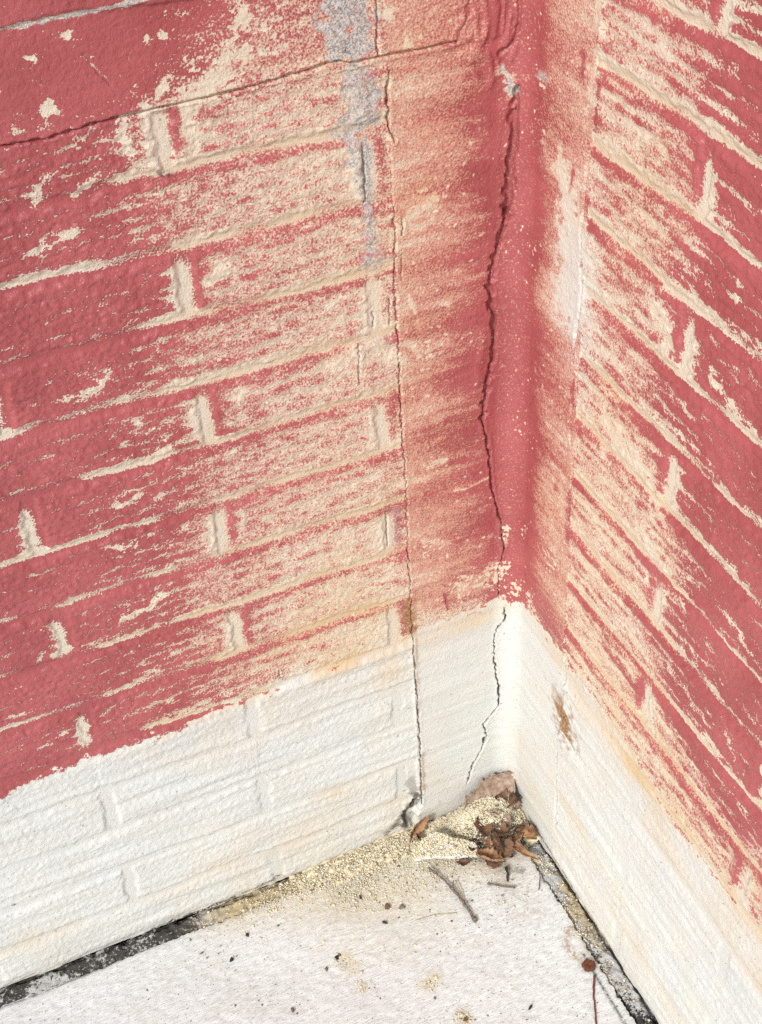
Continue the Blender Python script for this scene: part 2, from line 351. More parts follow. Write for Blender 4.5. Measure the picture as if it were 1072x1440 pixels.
# strokes on the paint: polyline, half width (mm), added to the red value (minus = bare, also for painted glints)
LEFT['strokes'] = [
    ([(0.3269,1.0011), (0.3245,0.9829), (0.3221,0.9602)], 6.5, -2.2), ([(0.3519,0.9979), (0.3480,0.9806)], 5, -1.6), ([(0.4225,0.9660), (0.4295,0.9508)], 7, -1.6), ([(0.3840,0.9609), (0.3955,0.9515)], 6, -1.6),
    ([(0.2869,0.8609), (0.2965,0.8457)], 6.5, -1.7), ([(0.3785,1.0741)], 4.0, -3), ([(0.4035,1.0234)], 5.5, -3), ([(0.4098,1.0655)], 4, -3), ([(0.3199,1.0628)], 3, -3), ([(0.3070,1.0603)], 3, -3),
    ([(0.3151,1.0215)], 4, -2.5), ([(0.2455,1.0631)], 6, -2.5), ([(0.4319,1.0168)], 4, -1.5), ([(0.3551,1.0371)], 1.5, 1),
    ([(0.3699,1.0575), (0.3560,1.0384)], 1.2, -1.4), ([(0.2930,1.0082), (0.2751,1.0113)], 7, -1.3), ([(0.2802,1.0170), (0.2544,1.0372)], 9, -0.8), ([(0.2995,0.9951), (0.2953,0.9703)], 7, -1.5),
    ([(0.4392,0.9129), (0.4216,0.9146), (0.4035,0.9245)], 4.5, -1.7), ([(0.4379,0.7715), (0.4093,0.7735), (0.3995,0.7859)], 4, -1.6), ([(0.2885,0.7232), (0.2808,0.7302)], 5, -1.5), ([(0.4164,0.6404), (0.3946,0.6493)], 4, -1.5),
    ([(0.3857,0.7237), (0.3783,0.7291)], 3, -1.2), ([(0.3831,0.6785), (0.3684,0.6857)], 4, -1.2), ([(0.4359,0.5069), (0.4066,0.5089), (0.3919,0.5191)], 4.5, -1.6), ([(0.4339,0.5991), (0.4077,0.5906)], 3.5, -1.4),
    ([(0.3748,0.6880), (0.3609,0.6912)], 4, -1.2), ([(0.2975,0.5842), (0.3125,0.5513)], 4, -0.6), ([(0.5249,0.4875), (0.4893,0.4891)], 3, -1.3), ([(0.5665,0.4255), (0.5418,0.4239)], 3, -1.3), ([(0.5420,0.3701), (0.5144,0.3781)], 3, -1.3),
    ([(0.1155,0.7828), (0.1097,0.7621)], 1.3, -1.6), ([(0.0774,0.7644)], 4, -1.2), ([(0.1210,0.7303), (0.0992,0.7157), (0.0766,0.7226)], 5, -0.7), ([(0.1289,0.7168)], 5, -1.0), ([(0.1005,0.6666)], 4, -1.2),
    ([(0.0713,0.5354), (0.0589,0.5328), (0.0298,0.5394)], 1.6, -1.4), ([(0.0932,0.5806), (0.0828,0.5816)], 4, -1.0), ([(0.0917,0.8702), (0.1162,0.8591)], 9, -0.7), ([(0.0846,0.8754)], 3, -1),
    ([(0.1249,1.0433)], 5, -1.8), ([(0.1090,1.0183)], 5, -1.5), ([(0.0244,0.3902), (0.0202,0.4152)], 9, -1.0), ([(0.0466,0.3993), (0.0642,0.3958)], 8, -0.9), ([(0.1055,0.4799), (0.0848,0.4667)], 5, -0.9),
    ([(0.1465,0.8027), (0.1457,0.7495)], 9, -0.9), ([(0.1938,0.7248), (0.1567,0.7450), (0.1376,0.7194)], 9, -0.8), ([(0.1434,0.6423), (0.1392,0.6147)], 8, -0.6),
    ([(0.1292,0.3961), (0.1281,0.3518)], 9, 1.0), ([(0.0861,0.3941), (0.0821,0.3674)], 2.5, 1.4), ([(0.1475,0.5539), (0.1482,0.4666)], 2.5, 0.9),
    ([(0.0258,0.9670), (0.0109,0.9733), (0.0051,0.9596)], 6, -0.35), ([(0.0099,0.4374), (0.0049,0.4561)], 4, -1.4), ([(0.0293,0.4553)], 4, -1.2),
    ([(0.2613,0.7838), (0.2097,0.7910)], 9, 0.25), ([(0.4437,0.9574), (0.3414,0.9568)], 10, 0.4),
]
RIGHT['strokes'] = [
    ([(0.0029,0.9690), (0.0337,0.9782)], 5, -0.7), ([(0.0336,0.6847)], 3, -1.5), ([(0.0149,0.5440)], 3, -1.3), ([(0.0229,0.4718)], 3, -1.6), ([(0.0348,0.9205)], 3, -1.3), ([(-0.0011,0.7458)], 2, -1.5), ([(0.0048,0.7090)], 2, -1.5),
    ([(0.0692,0.9088), (0.0825,0.8949), (0.0917,0.8725)], 11, -1.5), ([(0.0911,0.8655), (0.1041,0.8164), (0.1018,0.7863)], 17, -1.2), ([(0.0863,0.8495), (0.0848,0.7918)], 15, -1.0), ([(0.1090,0.8673), (0.1306,0.8303)], 12, -.6),
    ([(0.1127,0.9910), (0.1166,1.0350), (0.1165,1.0648)], 7, -0.6), ([(0.0878,0.9168), (0.0855,0.9015), (0.0825,0.8949)], 3, 2.0), ([(0.1152,0.8999), (0.1179,0.8848)], 5, 2.0), ([(0.0841,0.8310), (0.0846,0.8255)], 4, 1.8), ([(0.1081,0.8395), (0.1073,0.8216)], 3, 2.0), ([(0.1114,0.7915), (0.1116,0.7620)], 4, 1.6),
    ([(0.1067,0.7168), (0.1062,0.6926)], 3.5, 1.8), ([(0.1084,0.5878), (0.1113,0.5536)], 4.5, 1.5), ([(0.1097,0.5385), (0.1139,0.5229)], 4, 1.4), ([(0.0814,0.5683), (0.0849,0.5799)], 4, 1.0), ([(0.0921,0.7810), (0.0939,0.7745)], 4, 1.5), ([(0.1202,1.0024), (0.1184,0.9678)], 4, 1.6), ([(0.0947,1.0163), (0.0959,1.0040)], 4, 1.4),
    ([(0.2225,0.8524), (0.2444,0.8448), (0.2454,0.8254)], 9, -1.4), ([(0.2138,0.7641), (0.2785,0.7627)], 5, -0.6), ([(0.1621,0.7085), (0.2001,0.6945), (0.2472,0.6884), (0.2556,0.6707)], 10, -1.1), ([(0.2109,0.7019), (0.2421,0.6847)], 8, -1.4),
    ([(0.2322,0.6326), (0.2748,0.6202), (0.3056,0.6036)], 8, -1.2), ([(0.1244,0.7080), (0.1663,0.6713)], 8, -0.8), ([(0.1587,0.5626), (0.2076,0.5381)], 9, -0.7),
    ([(0.2663,0.6005), (0.2748,0.5684)], 7, 1.8), ([(0.2573,0.4536), (0.2655,0.4415)], 6.5, 1.8), ([(0.2376,0.5499), (0.2691,0.5271)], 3.5, 1.2), ([(0.1479,0.4633), (0.2051,0.4493), (0.2523,0.4437)], 5, 1.3),
    ([(0.3000,0.4609), (0.3664,0.4511), (0.4346,0.4389)], 7, 1.0), ([(0.2822,0.3702), (0.3445,0.3750), (0.4044,0.3708)], 4, 0.8), ([(0.4407,0.3895), (0.4426,0.3595)], 6, 1.6),
    ([(0.3114,0.6336), (0.3557,0.6221)], 3.5, 0.6), ([(0.3040,0.8405), (0.3438,0.8264)], 5, -1.3), ([(0.3135,0.8399), (0.3613,0.8281)], 4, -1.1), ([(0.3217,0.9330), (0.3192,0.9113)], 4, -1.3), ([(0.2289,0.8784), (0.2870,0.8815), (0.3602,0.8807)], 5.5, -1.2),
    ([(0.3189,0.7619), (0.3877,0.7556)], 4, -0.5), ([(0.3617,0.6437), (0.4034,0.6324)], 3, -0.8), ([(0.3713,0.5415), (0.4262,0.4784)], 3.5, -0.9), ([(0.3955,0.4731), (0.4296,0.4628)], 5, -1.0), ([(0.4369,0.5234)], 5, -2), ([(0.2506,0.5875)], 3, -2),
]
LEFT['chips'] = [((0.0289,0.3952), 20, -0.2), ((0.0642,0.3990), 20, 0.3), ((0.0112,0.4063), 15, -0.1), ((0.0102,0.4581), 12, 0.4), ((0.1057,0.4699), 20, 1.2), ((0.0296,0.5104), 14, 1.5), ((0.0908,0.5798), 16, 1.3), ((0.0991,0.7197), 22, 1.0), ((0.0952,0.8677), 22, 1.1), ((0.2738,1.0214), 30, 0.6), ((0.2363,1.0421), 30, 0.9), ((0.0121,0.9642), 10, 0.6)]  # last entry: pale flecks inside the painted corner glint
RIGHT['chips'] = [((-0.0001,0.3801), 18, 0.0), ((0.0387,0.3800), 20, 0.5), ((0.0841,0.8757), 22, 0.3), ((0.0958,0.8121), 26, 0.2), ((0.0229,0.4718), 12, 1.0), ((0.0808,0.4722), 22, 0.8), ((0.0197,0.6071), 30, 2.1), ((0.0172,0.8086), 30, 2.2), ((0.0276,0.9760), 10, 0.8)]  # last entry: pale flecks in the glint painted right of the corner
LEFT['blue'] = [([(0.1686,1.0735), (0.1680,1.0401), (0.1661,1.0237)], 14, 1.0), ([(0.1509,1.0703), (0.1506,1.0253)], 13, 0.9), ([(0.1549,1.0057), (0.1562,0.9851), (0.1510,0.9656), (0.1646,0.9531)], 12, 0.75), ([(0.1433,0.9884), (0.1436,0.9609), (0.1581,0.9535)], 8, 0.9),
                ([(0.1635,0.9497), (0.1600,0.9234), (0.1529,0.8988)], 8, 0.7), ([(0.1492,0.9402), (0.1509,0.8747), (0.1510,0.8243)], 5, 0.85), ([(0.1503,0.8608), (0.1488,0.8251)], 9, 0.45), ([(0.1364,0.4919), (0.1381,0.5315)], 7, 0.25)]
RIGHT['blue'] = []
LEFT['blue'] += [([(0.4456,1.0892), (0.3943,1.0896), (0.3628,1.0899), (0.3115,1.0919)], 2.2, 0.8), ([(0.0204,0.9765), (0.0107,0.9658), (0.0064,0.9535)], 6, 0.8), ([(0.0148,0.9616), (0.0064,0.9567)], 4, .9), ([(0.1682,0.7328), (0.1425,0.7407)], 8, .25)]  # ledge and corner glints painted in pale grey; last entry a grey smear
LEFT['strokes'] += [([(0.4456,1.0892), (0.3943,1.0896), (0.3628,1.0899), (0.3115,1.0919)], 2.0, -2.2), ([(0.0218,0.9780), (0.0107,0.9658), (0.0078,0.9538)], 4.5, -2.2), ([(0.0148,0.9603), (0.0064,0.9560)], 3.5, -2.2)]  # red taken off where the ledge and corner glints are painted
RIGHT['blue'] += [([(0.0214,0.9775), (0.0349,0.9786)], 5, .7)]  # glint just right of the corner, put in as colour
LEFT['stain'] = [([(0.1282,0.3979), (0.1288,0.3577)], 9, 0.85), ([(0.1224,0.3381), (0.1239,0.1436)], 2.5, 0.45), ([(0.1201,0.1416), (0.1201,0.0739)], 3.5, 0.55), ([(0.1801,-0.1550)], 2, 0)]
RIGHT['stain'] = [([(0.1185,0.2789), (0.1260,0.2652), (0.1286,0.2535)], 22, 1.0), ([(0.1081,0.2895), (0.1155,0.2759)], 18, 0.6), ([(0.2156,0.3380)], 4, 0.35), ([(0.2848,0.3064)], 3, .3)]
LEFT['raw_shade'] = [([(0.1388,0.0977), (0.1336,0.0785)], 8, 0.4), ([(0.1722,0.0177), (0.1465,0.0462)], 4, 0.5), ([(0.1475,0.0182), (0.1311,0.0660)], 7, 0.9)]
RIGHT['raw_shade'] = []
LEFT['bumps'] = [([(0.0473,1.0287), (0.0447,1.0045)], 2.5, 1.5), ([(0.0395,1.0446), (0.0368,1.0209), (0.0407,1.0038)], 2.5, 1.6), ([(0.0264,1.0306), (0.0301,1.0077)], 3, 1.5), ([(0.0186,1.0379), (0.0209,1.0119)], 2.5, 1.4), ([(0.0118,1.0221), (0.0155,1.0049)], 2.5, 1.6), ([(0.0605,0.9986), (0.0513,0.9998), (0.0420,0.9932)], 2.5, 1.5), ([(0.0327,0.9870), (0.0298,0.9697)], 2, 1.3), ([(0.0259,0.9857), (0.0245,0.9730)], 2, 1.2), ([(0.0558,1.0097), (0.0512,1.0130)], 3, 1.4), ([(0.0046,0.9967), (0.0111,0.9858)], 3, 1.4), ([(0.1551,1.0028), (0.1534,0.9784), (0.1499,0.9623)], 9, 1.6), ([(0.0656,1.0086), (0.0557,1.0303)], 4, 1.4), ([(0.0460,0.9988), (0.0329,1.0201), (0.0297,1.0371)], 5, 1.6), ([(0.0559,0.9947), (0.0260,0.9918), (0.0128,1.0043)], 6, 1.8), ([(0.0360,0.9938), (0.0325,0.9653)], 3, 1.2),
                 ([(0.0526,0.9910), (0.0447,0.9740)], 2.5, 1.2), ([(0.1590,0.9392), (0.1587,0.8902)], 5, 1.2), ([(0.0200,0.9436), (0.0250,0.8918), (0.0209,0.8420)], 5, 0.8), ([(0.0386,0.7177), (0.0448,0.6615)], 5, 1.0), ([(0.1199,0.8530), (0.1200,0.8495)], 5, 1.0),
                 ([(0.3268,0.9564), (0.3217,0.9515)], 4, 1.5), ([(0.1663,0.7282)], 4, 1.0), ([(0.1362,0.7190)], 4, 1.2)]
RIGHT['bumps'] = [([(0.1190,1.0134), (0.1204,1.0580)], 4, 1.6), ([(0.1050,0.7507), (0.1146,0.7019), (0.1126,0.6345)], 4, 1.0)]
LEFT['dirt'] = [([(0.7036,-0.0072), (0.6376,-0.0127), (0.5675,-0.0061), (0.4965,-0.0022), (0.4055,0.0035), (0.3777,0.0054)], 3.5, 1.0), ([(0.3685,0.0056), (0.3165,0.0121)], 2.5, 0.8), ([(0.3288,0.9550), (0.3201,0.9505)], 2.5, 0.7), ([(0.6209,0.1421)], 2, .9),
                ([(0.1725,0.0106), (0.1518,0.0350), (0.1361,0.0617)], 4, .8), ([(0.4267,0.0788)], 1.5, .9), ([(0.1631,1.0220)], 2, .9)]
RIGHT['dirt'] = [([(0.0568,0.0164), (0.1572,0.0092), (0.2425,-0.0010), (0.3460,-0.0164), (0.4117,-0.0189)], 4, 0.9), ([(0.1234,0.0835)], 1.5, .9), ([(0.1585,0.0747)], 1.8, 1), ([(0.2763,1.0989)], 1.6, .9), ([(0.3032,1.0798)], 1.8, .9), ([(0.3513,0.3426)], 1.8, .8)]


def make_wall(side, W, sa, va):
    """All fields of one wall on the tensor grid: s away from the corner, v up."""
    right = side == 'right'
    S, V = np.meshgrid(sa, va)
    o = 311.0 if right else 0.0           # shift into the noise tiles
    ns = lambda t, a=0, b=0: samp(t, S, V, o + a, b)
    wob = 0.0011 * ns(N_WOB)
    wob2 = 0.0009 * ns(N_EDGE)
    Vw = V + wob + 0.5 * wob2
    Sw = S + 0.0011 * ns(N_WOB, 300, 120) + 0.6 * wob2
    # ---- courses
    k = np.floor(Vw / CH).astype(int)
    dv = (Vw - k * CH) * 1000                                   # mm above the bed joint below
    below = dv; above = CH * 1000 - dv
    top = (not right) & (Vw > 14.78 * CH)                      # smooth courses above the horizontal crack
    dbed = np.minimum(below, above)
    # ---- head joints
    odd = k % 2 == 1
    off = np.where(odd, W['head_odd'], W['head_even'])
    ph = (Sw - off) / BL
    nh = np.round(ph)
    dh = (Sw - off - nh * BL) * 1000                          # mm, + = away from the corner
    hcen = off + nh * BL
    has_head = (hcen > W['joint'] + 0.01)
    strip = sst(W['joint'] + 0.001, W['joint'] - 0.001, Sw)      # 1 in the smooth strip by the corner
    stripb = S < W['joint']
    bedp = 1 - sst(1.6, 9.5, dbed + 0.8 * ns(N_EDGE, 77))
    bedp = np.where(top, 0, bedp)
    adh = np.where(dh > 0, dh * 1.0, -dh * 1.0)
    headp = (1 - sst(5.0, 11.0, adh + 0.8 * ns(N_EDGE, 99))) * has_head * (~top)
    # the pocket of mortar beside the control joint in the odd courses
    pocket = (1 - sst(9.0, 13.0, np.abs(Sw - W['joint'] - 0.011) * 1000)) * odd * (~top) if not right else 0 * S
    jp = np.maximum(np.maximum(bedp, headp), pocket * 0.6)
    jp = jp * np.where(stripb, 0.22, 1.0)
    fill = 0.5 + 0.5 * sst(-1.2, 0.8, ns(N_WOB, 500, 400))        # some joints nearly flush
    Hj = -4.0 * jp * (0.55 + 0.45 * fill)
    if right: Hj = Hj * np.where(V < 0.36, 0.45, 1.0)            # low courses almost smeared flush
    # ---- face relief
    rowshift = (k * 137.0) % 900
    lng = samp(N_LONG, S, V, o + rowshift, 0)
    mid = ns(N_MID); mid2 = ns(N_MID2, 40, 90)
    fine = ns(N_FINE); fine2 = ns(N_FINE2)
    face = (1 - jp)
    plain = np.where(top, 0.25, 1.0) * (1 - 0.6 * stripb)
    Hm = ((0.26 if right else 0.40) * lng + 0.42 * mid + 0.30 * mid2) * face * plain
    if right: Hm = Hm * np.where(V < 0.36, 1.25, 1.0)
    famp = (0.30 * face + 0.10) * np.where(top, 0.35, 1.0) * np.where(stripb, 0.42, 1.0)
    corner = sst(0.055, 0.02, S) if right else sst(0.040, 0.022, S)
    famp = famp * (1 - 0.45 * corner)
    Hm = Hm * (1 - 0.8 * corner)
    Hf = (fine + 0.5 * fine2) * famp * 0.85
    bid = (nh * 7 + k * 13).astype(int)
    per = (np.sin(bid * 12.9898 + (5 if right else 0)) * 43758.5453) % 1.0
    vb0 = np.interp(sa, *[np.array(sorted(p[:2] for p in W['white'])).T[i] for i in (0, 1)])[None, :]
    low = sst(0.004, -0.012, V - vb0)
    rid = samp(band_long, S, V, o + rowshift, 300)
    H = (0.72 - 0.22 * low) * Hj + (0.64 - 0.34 * low) * Hm + 0.60 * rid * low * face * (~stripb) + 0.2 * rid * low * stripb + (0.85 - 0.3 * low) * Hf + (per - 0.5) * 0.9 * face * (~stripb)
    if not right:
        H = H + np.where(Vw > 16 * CH, 2.6, 0.0) * sst(16 * CH, 16 * CH + 0.004, Vw) + np.where(top, 0.6, 0) 
        # broken-away pocket at the foot of the control joint
        hole = np.hypot((S - 0.138) / 0.012, (V - 0.030) / 0.030) + 0.25 * ns(N_EDGE)
        H = H - 11 * (1 - sst(0.75, 1.05, hole))
    # ragged foot of the wall
    foot = 0.5 * sst(0.008, 0.0, V + 0.004 * ns(N_BLOB, 10, 10) + 0.002 * ns(N_MID2))
    H = H - 3.0 * foot
    raw_shade = np.zeros_like(S)
    for line, hw, dep, rw in W['cracks']:
        r = poly_dist(line, sa, va, 0.02, wob=((0.0004 + 0.0005 * (rw > .5)) * ns(N_EDGE, 33) + (0.0003 + 0.0004 * (rw > .5)) * ns(N_FINE)))
        if r is None: continue
        js, is_, d, t = r
        wv = hw * (0.75 + 0.5 * samp(N_EDGE, S[js, is_], V[js, is_], 5, 9).clip(-1, 1)).clip(0.5, 1.4)
        g = 1 - sst(0.35, 1.0, d * 1000 / wv)
        H[js, is_] -= dep * g
        H[js, is_] += (0.5 if hw < 3 else 0.15) * np.exp(-((d * 1000 - wv - 1.5) / 2.0) ** 2) * min(1, dep / 4)
        raw_shade[js, is_] = np.maximum(raw_shade[js, is_], rw * g)
    for line, hw, dep in W['bumps']:
        js, is_, d, t = poly_dist(line, sa, va, 0.03)
        H[js, is_] += dep * np.exp(-(d * 1000 / hw) ** 2)

    # ---- where the red went: sprayed from outside the corner and above, so flanks facing the corner and down stay bare
    R = scatter_field(W['cover'], sa, va, 0.03)
    g1 = lambda A: np.gradient(A, va * 1000, sa * 1000)
    gv, gs = g1(Hj); Ej = -(gs * 0.75 + gv * 0.66)
    gv, gs = g1(Hm); Em = -(gs * 0.55 + gv * 0.83)
    gv, gs = g1(Hf); Ef = -(gs * 0.75 + gv * 0.66)
    core = np.where(stripb, 0.0, 1.0)
    bedmid = (1 - sst(2, 8, np.abs(dv - 4.0))) + (1 - sst(2, 8, np.abs(dv - CH * 1000 - 4.0)))     # line just above a bed joint = lower lip of a brick
    bedlow = (1 - sst(2, 9, np.abs(dv + 6.0))) + (1 - sst(2, 9, np.abs(dv - CH * 1000 + 6.0)))
    lipn = ns(N_BLOB, 200, 50)
    lip = bedmid * (0.70 + 0.65 * lipn).clip(0.0, 1.5) * (~top)
    oval = np.exp(-((dh - 6.0) / 9.0) ** 2 - ((dv - 30) / 24.0) ** 4) * has_head * (~top)
    bar = np.exp(-((dh + 9.5) / 6.0) ** 2 - ((dv - 32) / 27.0) ** 6) * has_head * (~top)
    hv = 0.75 + 0.5 * ((np.sin(bid * 78.233) * 9631.7) % 1.0)
    R = R - 0.07 * np.exp(-((S - 0.20) / 0.075) ** 2) * (not right)
    X = (R - 0.56) * 2.9 + 0.55 * sst(0.72, 0.98, R)
    tex = Em * 2.6 + Ef * 2.0 + 0.16 * lng + 0.34 * ns(N_MID2, 400, 10) + 0.22 * ns(N_MID, 200, 310)
    damp = (1 - 0.72 * np.maximum(bedp, headp)) * np.where(top, 0.75, 1.0)
    tex = tex * (0.78 + 0.22 * sst(0.6, 0.85, R))
    X = X + tex * damp * (core + (1 - core) * 0.40)
    X = X + (Ej * 1.1 - 2.1 * lip - 3.4 * oval * hv + 1.25 * bar + 0.75 * bedlow * (~top)) * core
    wave = np.sin((V + 0.004 * ns(N_WOB, 70, 70)) / CH * 2 * math.pi - 1.2)
    X = X + ((-0.30 if not right else -0.2) * wave + 0.12 * lng + 0.12 * bedlow) * (1 - core) * (~top) * (1 - corner)
    if right: X = X + (lng * 0.34 - 0.22 * sst(0.26, 0.16, S)) * core - 0.9 * (1 - sst(4, 10, np.abs(np.where(dv > 40, dv - CH * 1000, dv) - 5))) * core + 0.5 * bedlow * core
    for line, hw, st in W['strokes']:
        r = poly_dist(line, sa, va, 0.03)
        if r is None: continue
        js, is_, d, t = r
        nn = 1 + 0.35 * samp(N_EDGE, S[js, is_], V[js, is_], 50, 9) + 0.25 * samp(N_FINE, S[js, is_], V[js, is_], 5, 90)
        X[js, is_] += st * (1.5 if st < -0.5 else 1.0) * np.exp(-(d * 1000 / (hw * nn.clip(0.3, 2))) ** 2)
    X = X + 0.8 * corner * sst(0.55, 0.8, R)
    X = np.where(corner > 0.05, np.minimum(X, 1.35 + 3 * (1 - corner)), X)
    X = np.where(X > -2, X * (1 - 0.26 * sst(0.80, 0.55, R) * core), X)
    # small bare specks knocked out of the solid red
    spk = ns(N_SPK, 60, 60)
    X = X - 2.4 * sst(2.5, 2.9, spk) * sst(0.3, 0.8, R) * (1 if right else 1)
    X = X - 1.6 * sst(1.7, 2.3, spk) * stripb * sst(-0.6, 0.8, ns(N_BLOB, 700, 20))
    for (cs_, cv_), rad, thr in W['chips']:
        d = np.hypot(S - cs_, V - cv_) * 1000 / rad
        q_ = ns(N_FINE2, 210, 50) + 0.9 * ns(N_MID2, 210, 90)
        X = np.where((q_ > thr + 1.6 * d ** 2) & (d < 2.2), -2.0, X)
    # the white foot that was never sprayed
    wb = np.array([p[:2] for p in W['white']]); od = np.argsort(wb[:, 0])
    vb = np.interp(sa, wb[od, 0], wb[od, 1])[None, :]
    edge = (V - vb) * 1000 + 2.2 * ns(N_MID2, 9, 9) + 1.6 * fine + 3.0 * ns(N_MID, 33, 7)
    X = np.where(edge < 0, -3.0, X - 0.0)
    X = np.minimum(X, -0.9 + edge * 0.45)
    X = np.clip(X, -3, 3)
    smooth_joint = np.maximum(bedp, headp * 0.6) * core * sst(0.95, 0.5, R)
    soft = np.clip((1 - core) * (0.85 if not right else 0.75) + 0.55 * smooth_joint, 0, 1)
    soft = np.maximum(soft, 0.5 * sst(0.92, 0.55, R) * core)
    soft = np.where(edge < 25, soft * 0.6, soft)
    tz = scatter_field(W['tanzone'], sa, va, 0.028)
    cream = sst(-14, 16, edge) * 0.9
    cream = np.maximum(cream, 0.10 + 0.06 * ns(N_BLOB, 20, 600) if right else 0.10 + 0.06 * ns(N_BLOB, 20, 600))
    if right:
        cream = cream * (1 - 0.8 * np.exp(-((S - 0.10) / 0.035) ** 2 - ((V - 0.80) / 0.12) ** 2))
    tanf = tz * (0.55 + 0.45 * np.maximum(bedmid, bedlow).clip(0, 1)) * (0.85 + 0.3 * ns(N_BLOB, 1, 77)) + 0.30 * smooth_joint * bedmid * (edge > 0)
    tanf = np.clip(tanf * (1 - 0.9 * oval), 0, 0.95)
    cream = cream * (1 - 0.15 * oval)
    blue = np.zeros_like(S); stain = np.zeros_like(S); dirt = np.zeros_like(S)
    for key, arr in (('blue', blue), ('stain', stain), ('dirt', dirt), ('raw_shade', raw_shade)):
        for line, hw, st in W[key]:
            r = poly_dist(line, sa, va, 0.045)
            if r is None: continue
            js, is_, d, t = r
            nn = 1 + 0.35 * samp(N_EDGE, S[js, is_], V[js, is_], 150, 9) + 0.2 * samp(N_FINE, S[js, is_], V[js, is_], 5, 90)
            arr[js, is_] = np.maximum(arr[js, is_], st * (1 - sst(0.1 if key == 'stain' else 0.55, 1.3 if key == 'stain' else 1.15, d * 1000 / (hw * nn.clip(0.35, 2)))))
    # grime freckles on the bare foot
    dirt = np.maximum(dirt, 0.55 * sst(2.45, 2.8, ns(N_SPK, 500, 300)) * (edge < 0))
    blue = blue * sst(1.3, 0.5, X)
    pa = np.stack([X, soft, cream.clip(0, 1), tanf], -1)
    pb = np.stack([blue, raw_shade, stain, dirt], -1)

    H = H + 0.16 * sst(-0.3, 0.3, X) * (1 - stripb)
    # ---- to space, rounding the inner corner with a fillet
    hm = H / 1000.0
    th = np.where(S < FR, (FR - S) / FR * math.pi / 4, 0.0)
    bx = np.where(S < FR, -(FR - FR * np.sin(th)), -S)
    by = np.where(S < FR, -(FR - FR * np.cos(th)), 0.0)
    nx = -np.sin(th); ny = -np.cos(th)
    hm = hm * sst(-0.001, 0.006, S)                           # both walls meet on one clean line
    x = bx + nx * hm; y = by + ny * hm
    if right: x, y = y, x
    co = np.stack([x, y, V], -1)
    nrm = np.stack([ny, nx, 0 * V] if right else [nx, ny, 0 * V], -1)
    return dict(S=S, V=V, k=k, nh=nh, dv=dv, dh=dh, bedp=bedp, headp=headp, has_head=has_head, top=top, strip=stripb,
                pocket=pocket, co=co, nrm=nrm, pa=pa, pb=pb, Vw=Vw, Sw=Sw)


def arr_concat(*segs):
    out = [np.arange(a, b - 1e-9, st) for a, b, st in segs]
    return np.concatenate(out)


ML = dict(sa=arr_concat((0, 0.70, 0.00108), (0.70, 1.5, 0.009)), va=arr_concat((0, 0.38, 0.00125), (0.38, 1.125, 0.00105), (1.125, 1.75, 0.009)))
MR = dict(sa=arr_concat((0, 0.50, 0.00150), (0.50, 1.4, 0.011)), va=arr_concat((0, 0.36, 0.0016), (0.36, 1.13, 0.00115), (1.13, 1.75, 0.010)))

CAM_INV = cam.matrix_world.inverted()


def in_view(p):
    """Rough test whether points fall in the photograph's frame (used only to leave unseen bricks unsplit)."""
    q = np.c_[p, np.ones(len(p))] @ np.array(CAM_INV).T
    f = cam_data.lens / 24.0
    u = q[:, 0] / -q[:, 2] * f; w = q[:, 1] / -q[:, 2] * f
    return ((np.abs(u) < 0.3722) & (np.abs(w) < 0.5)).sum()


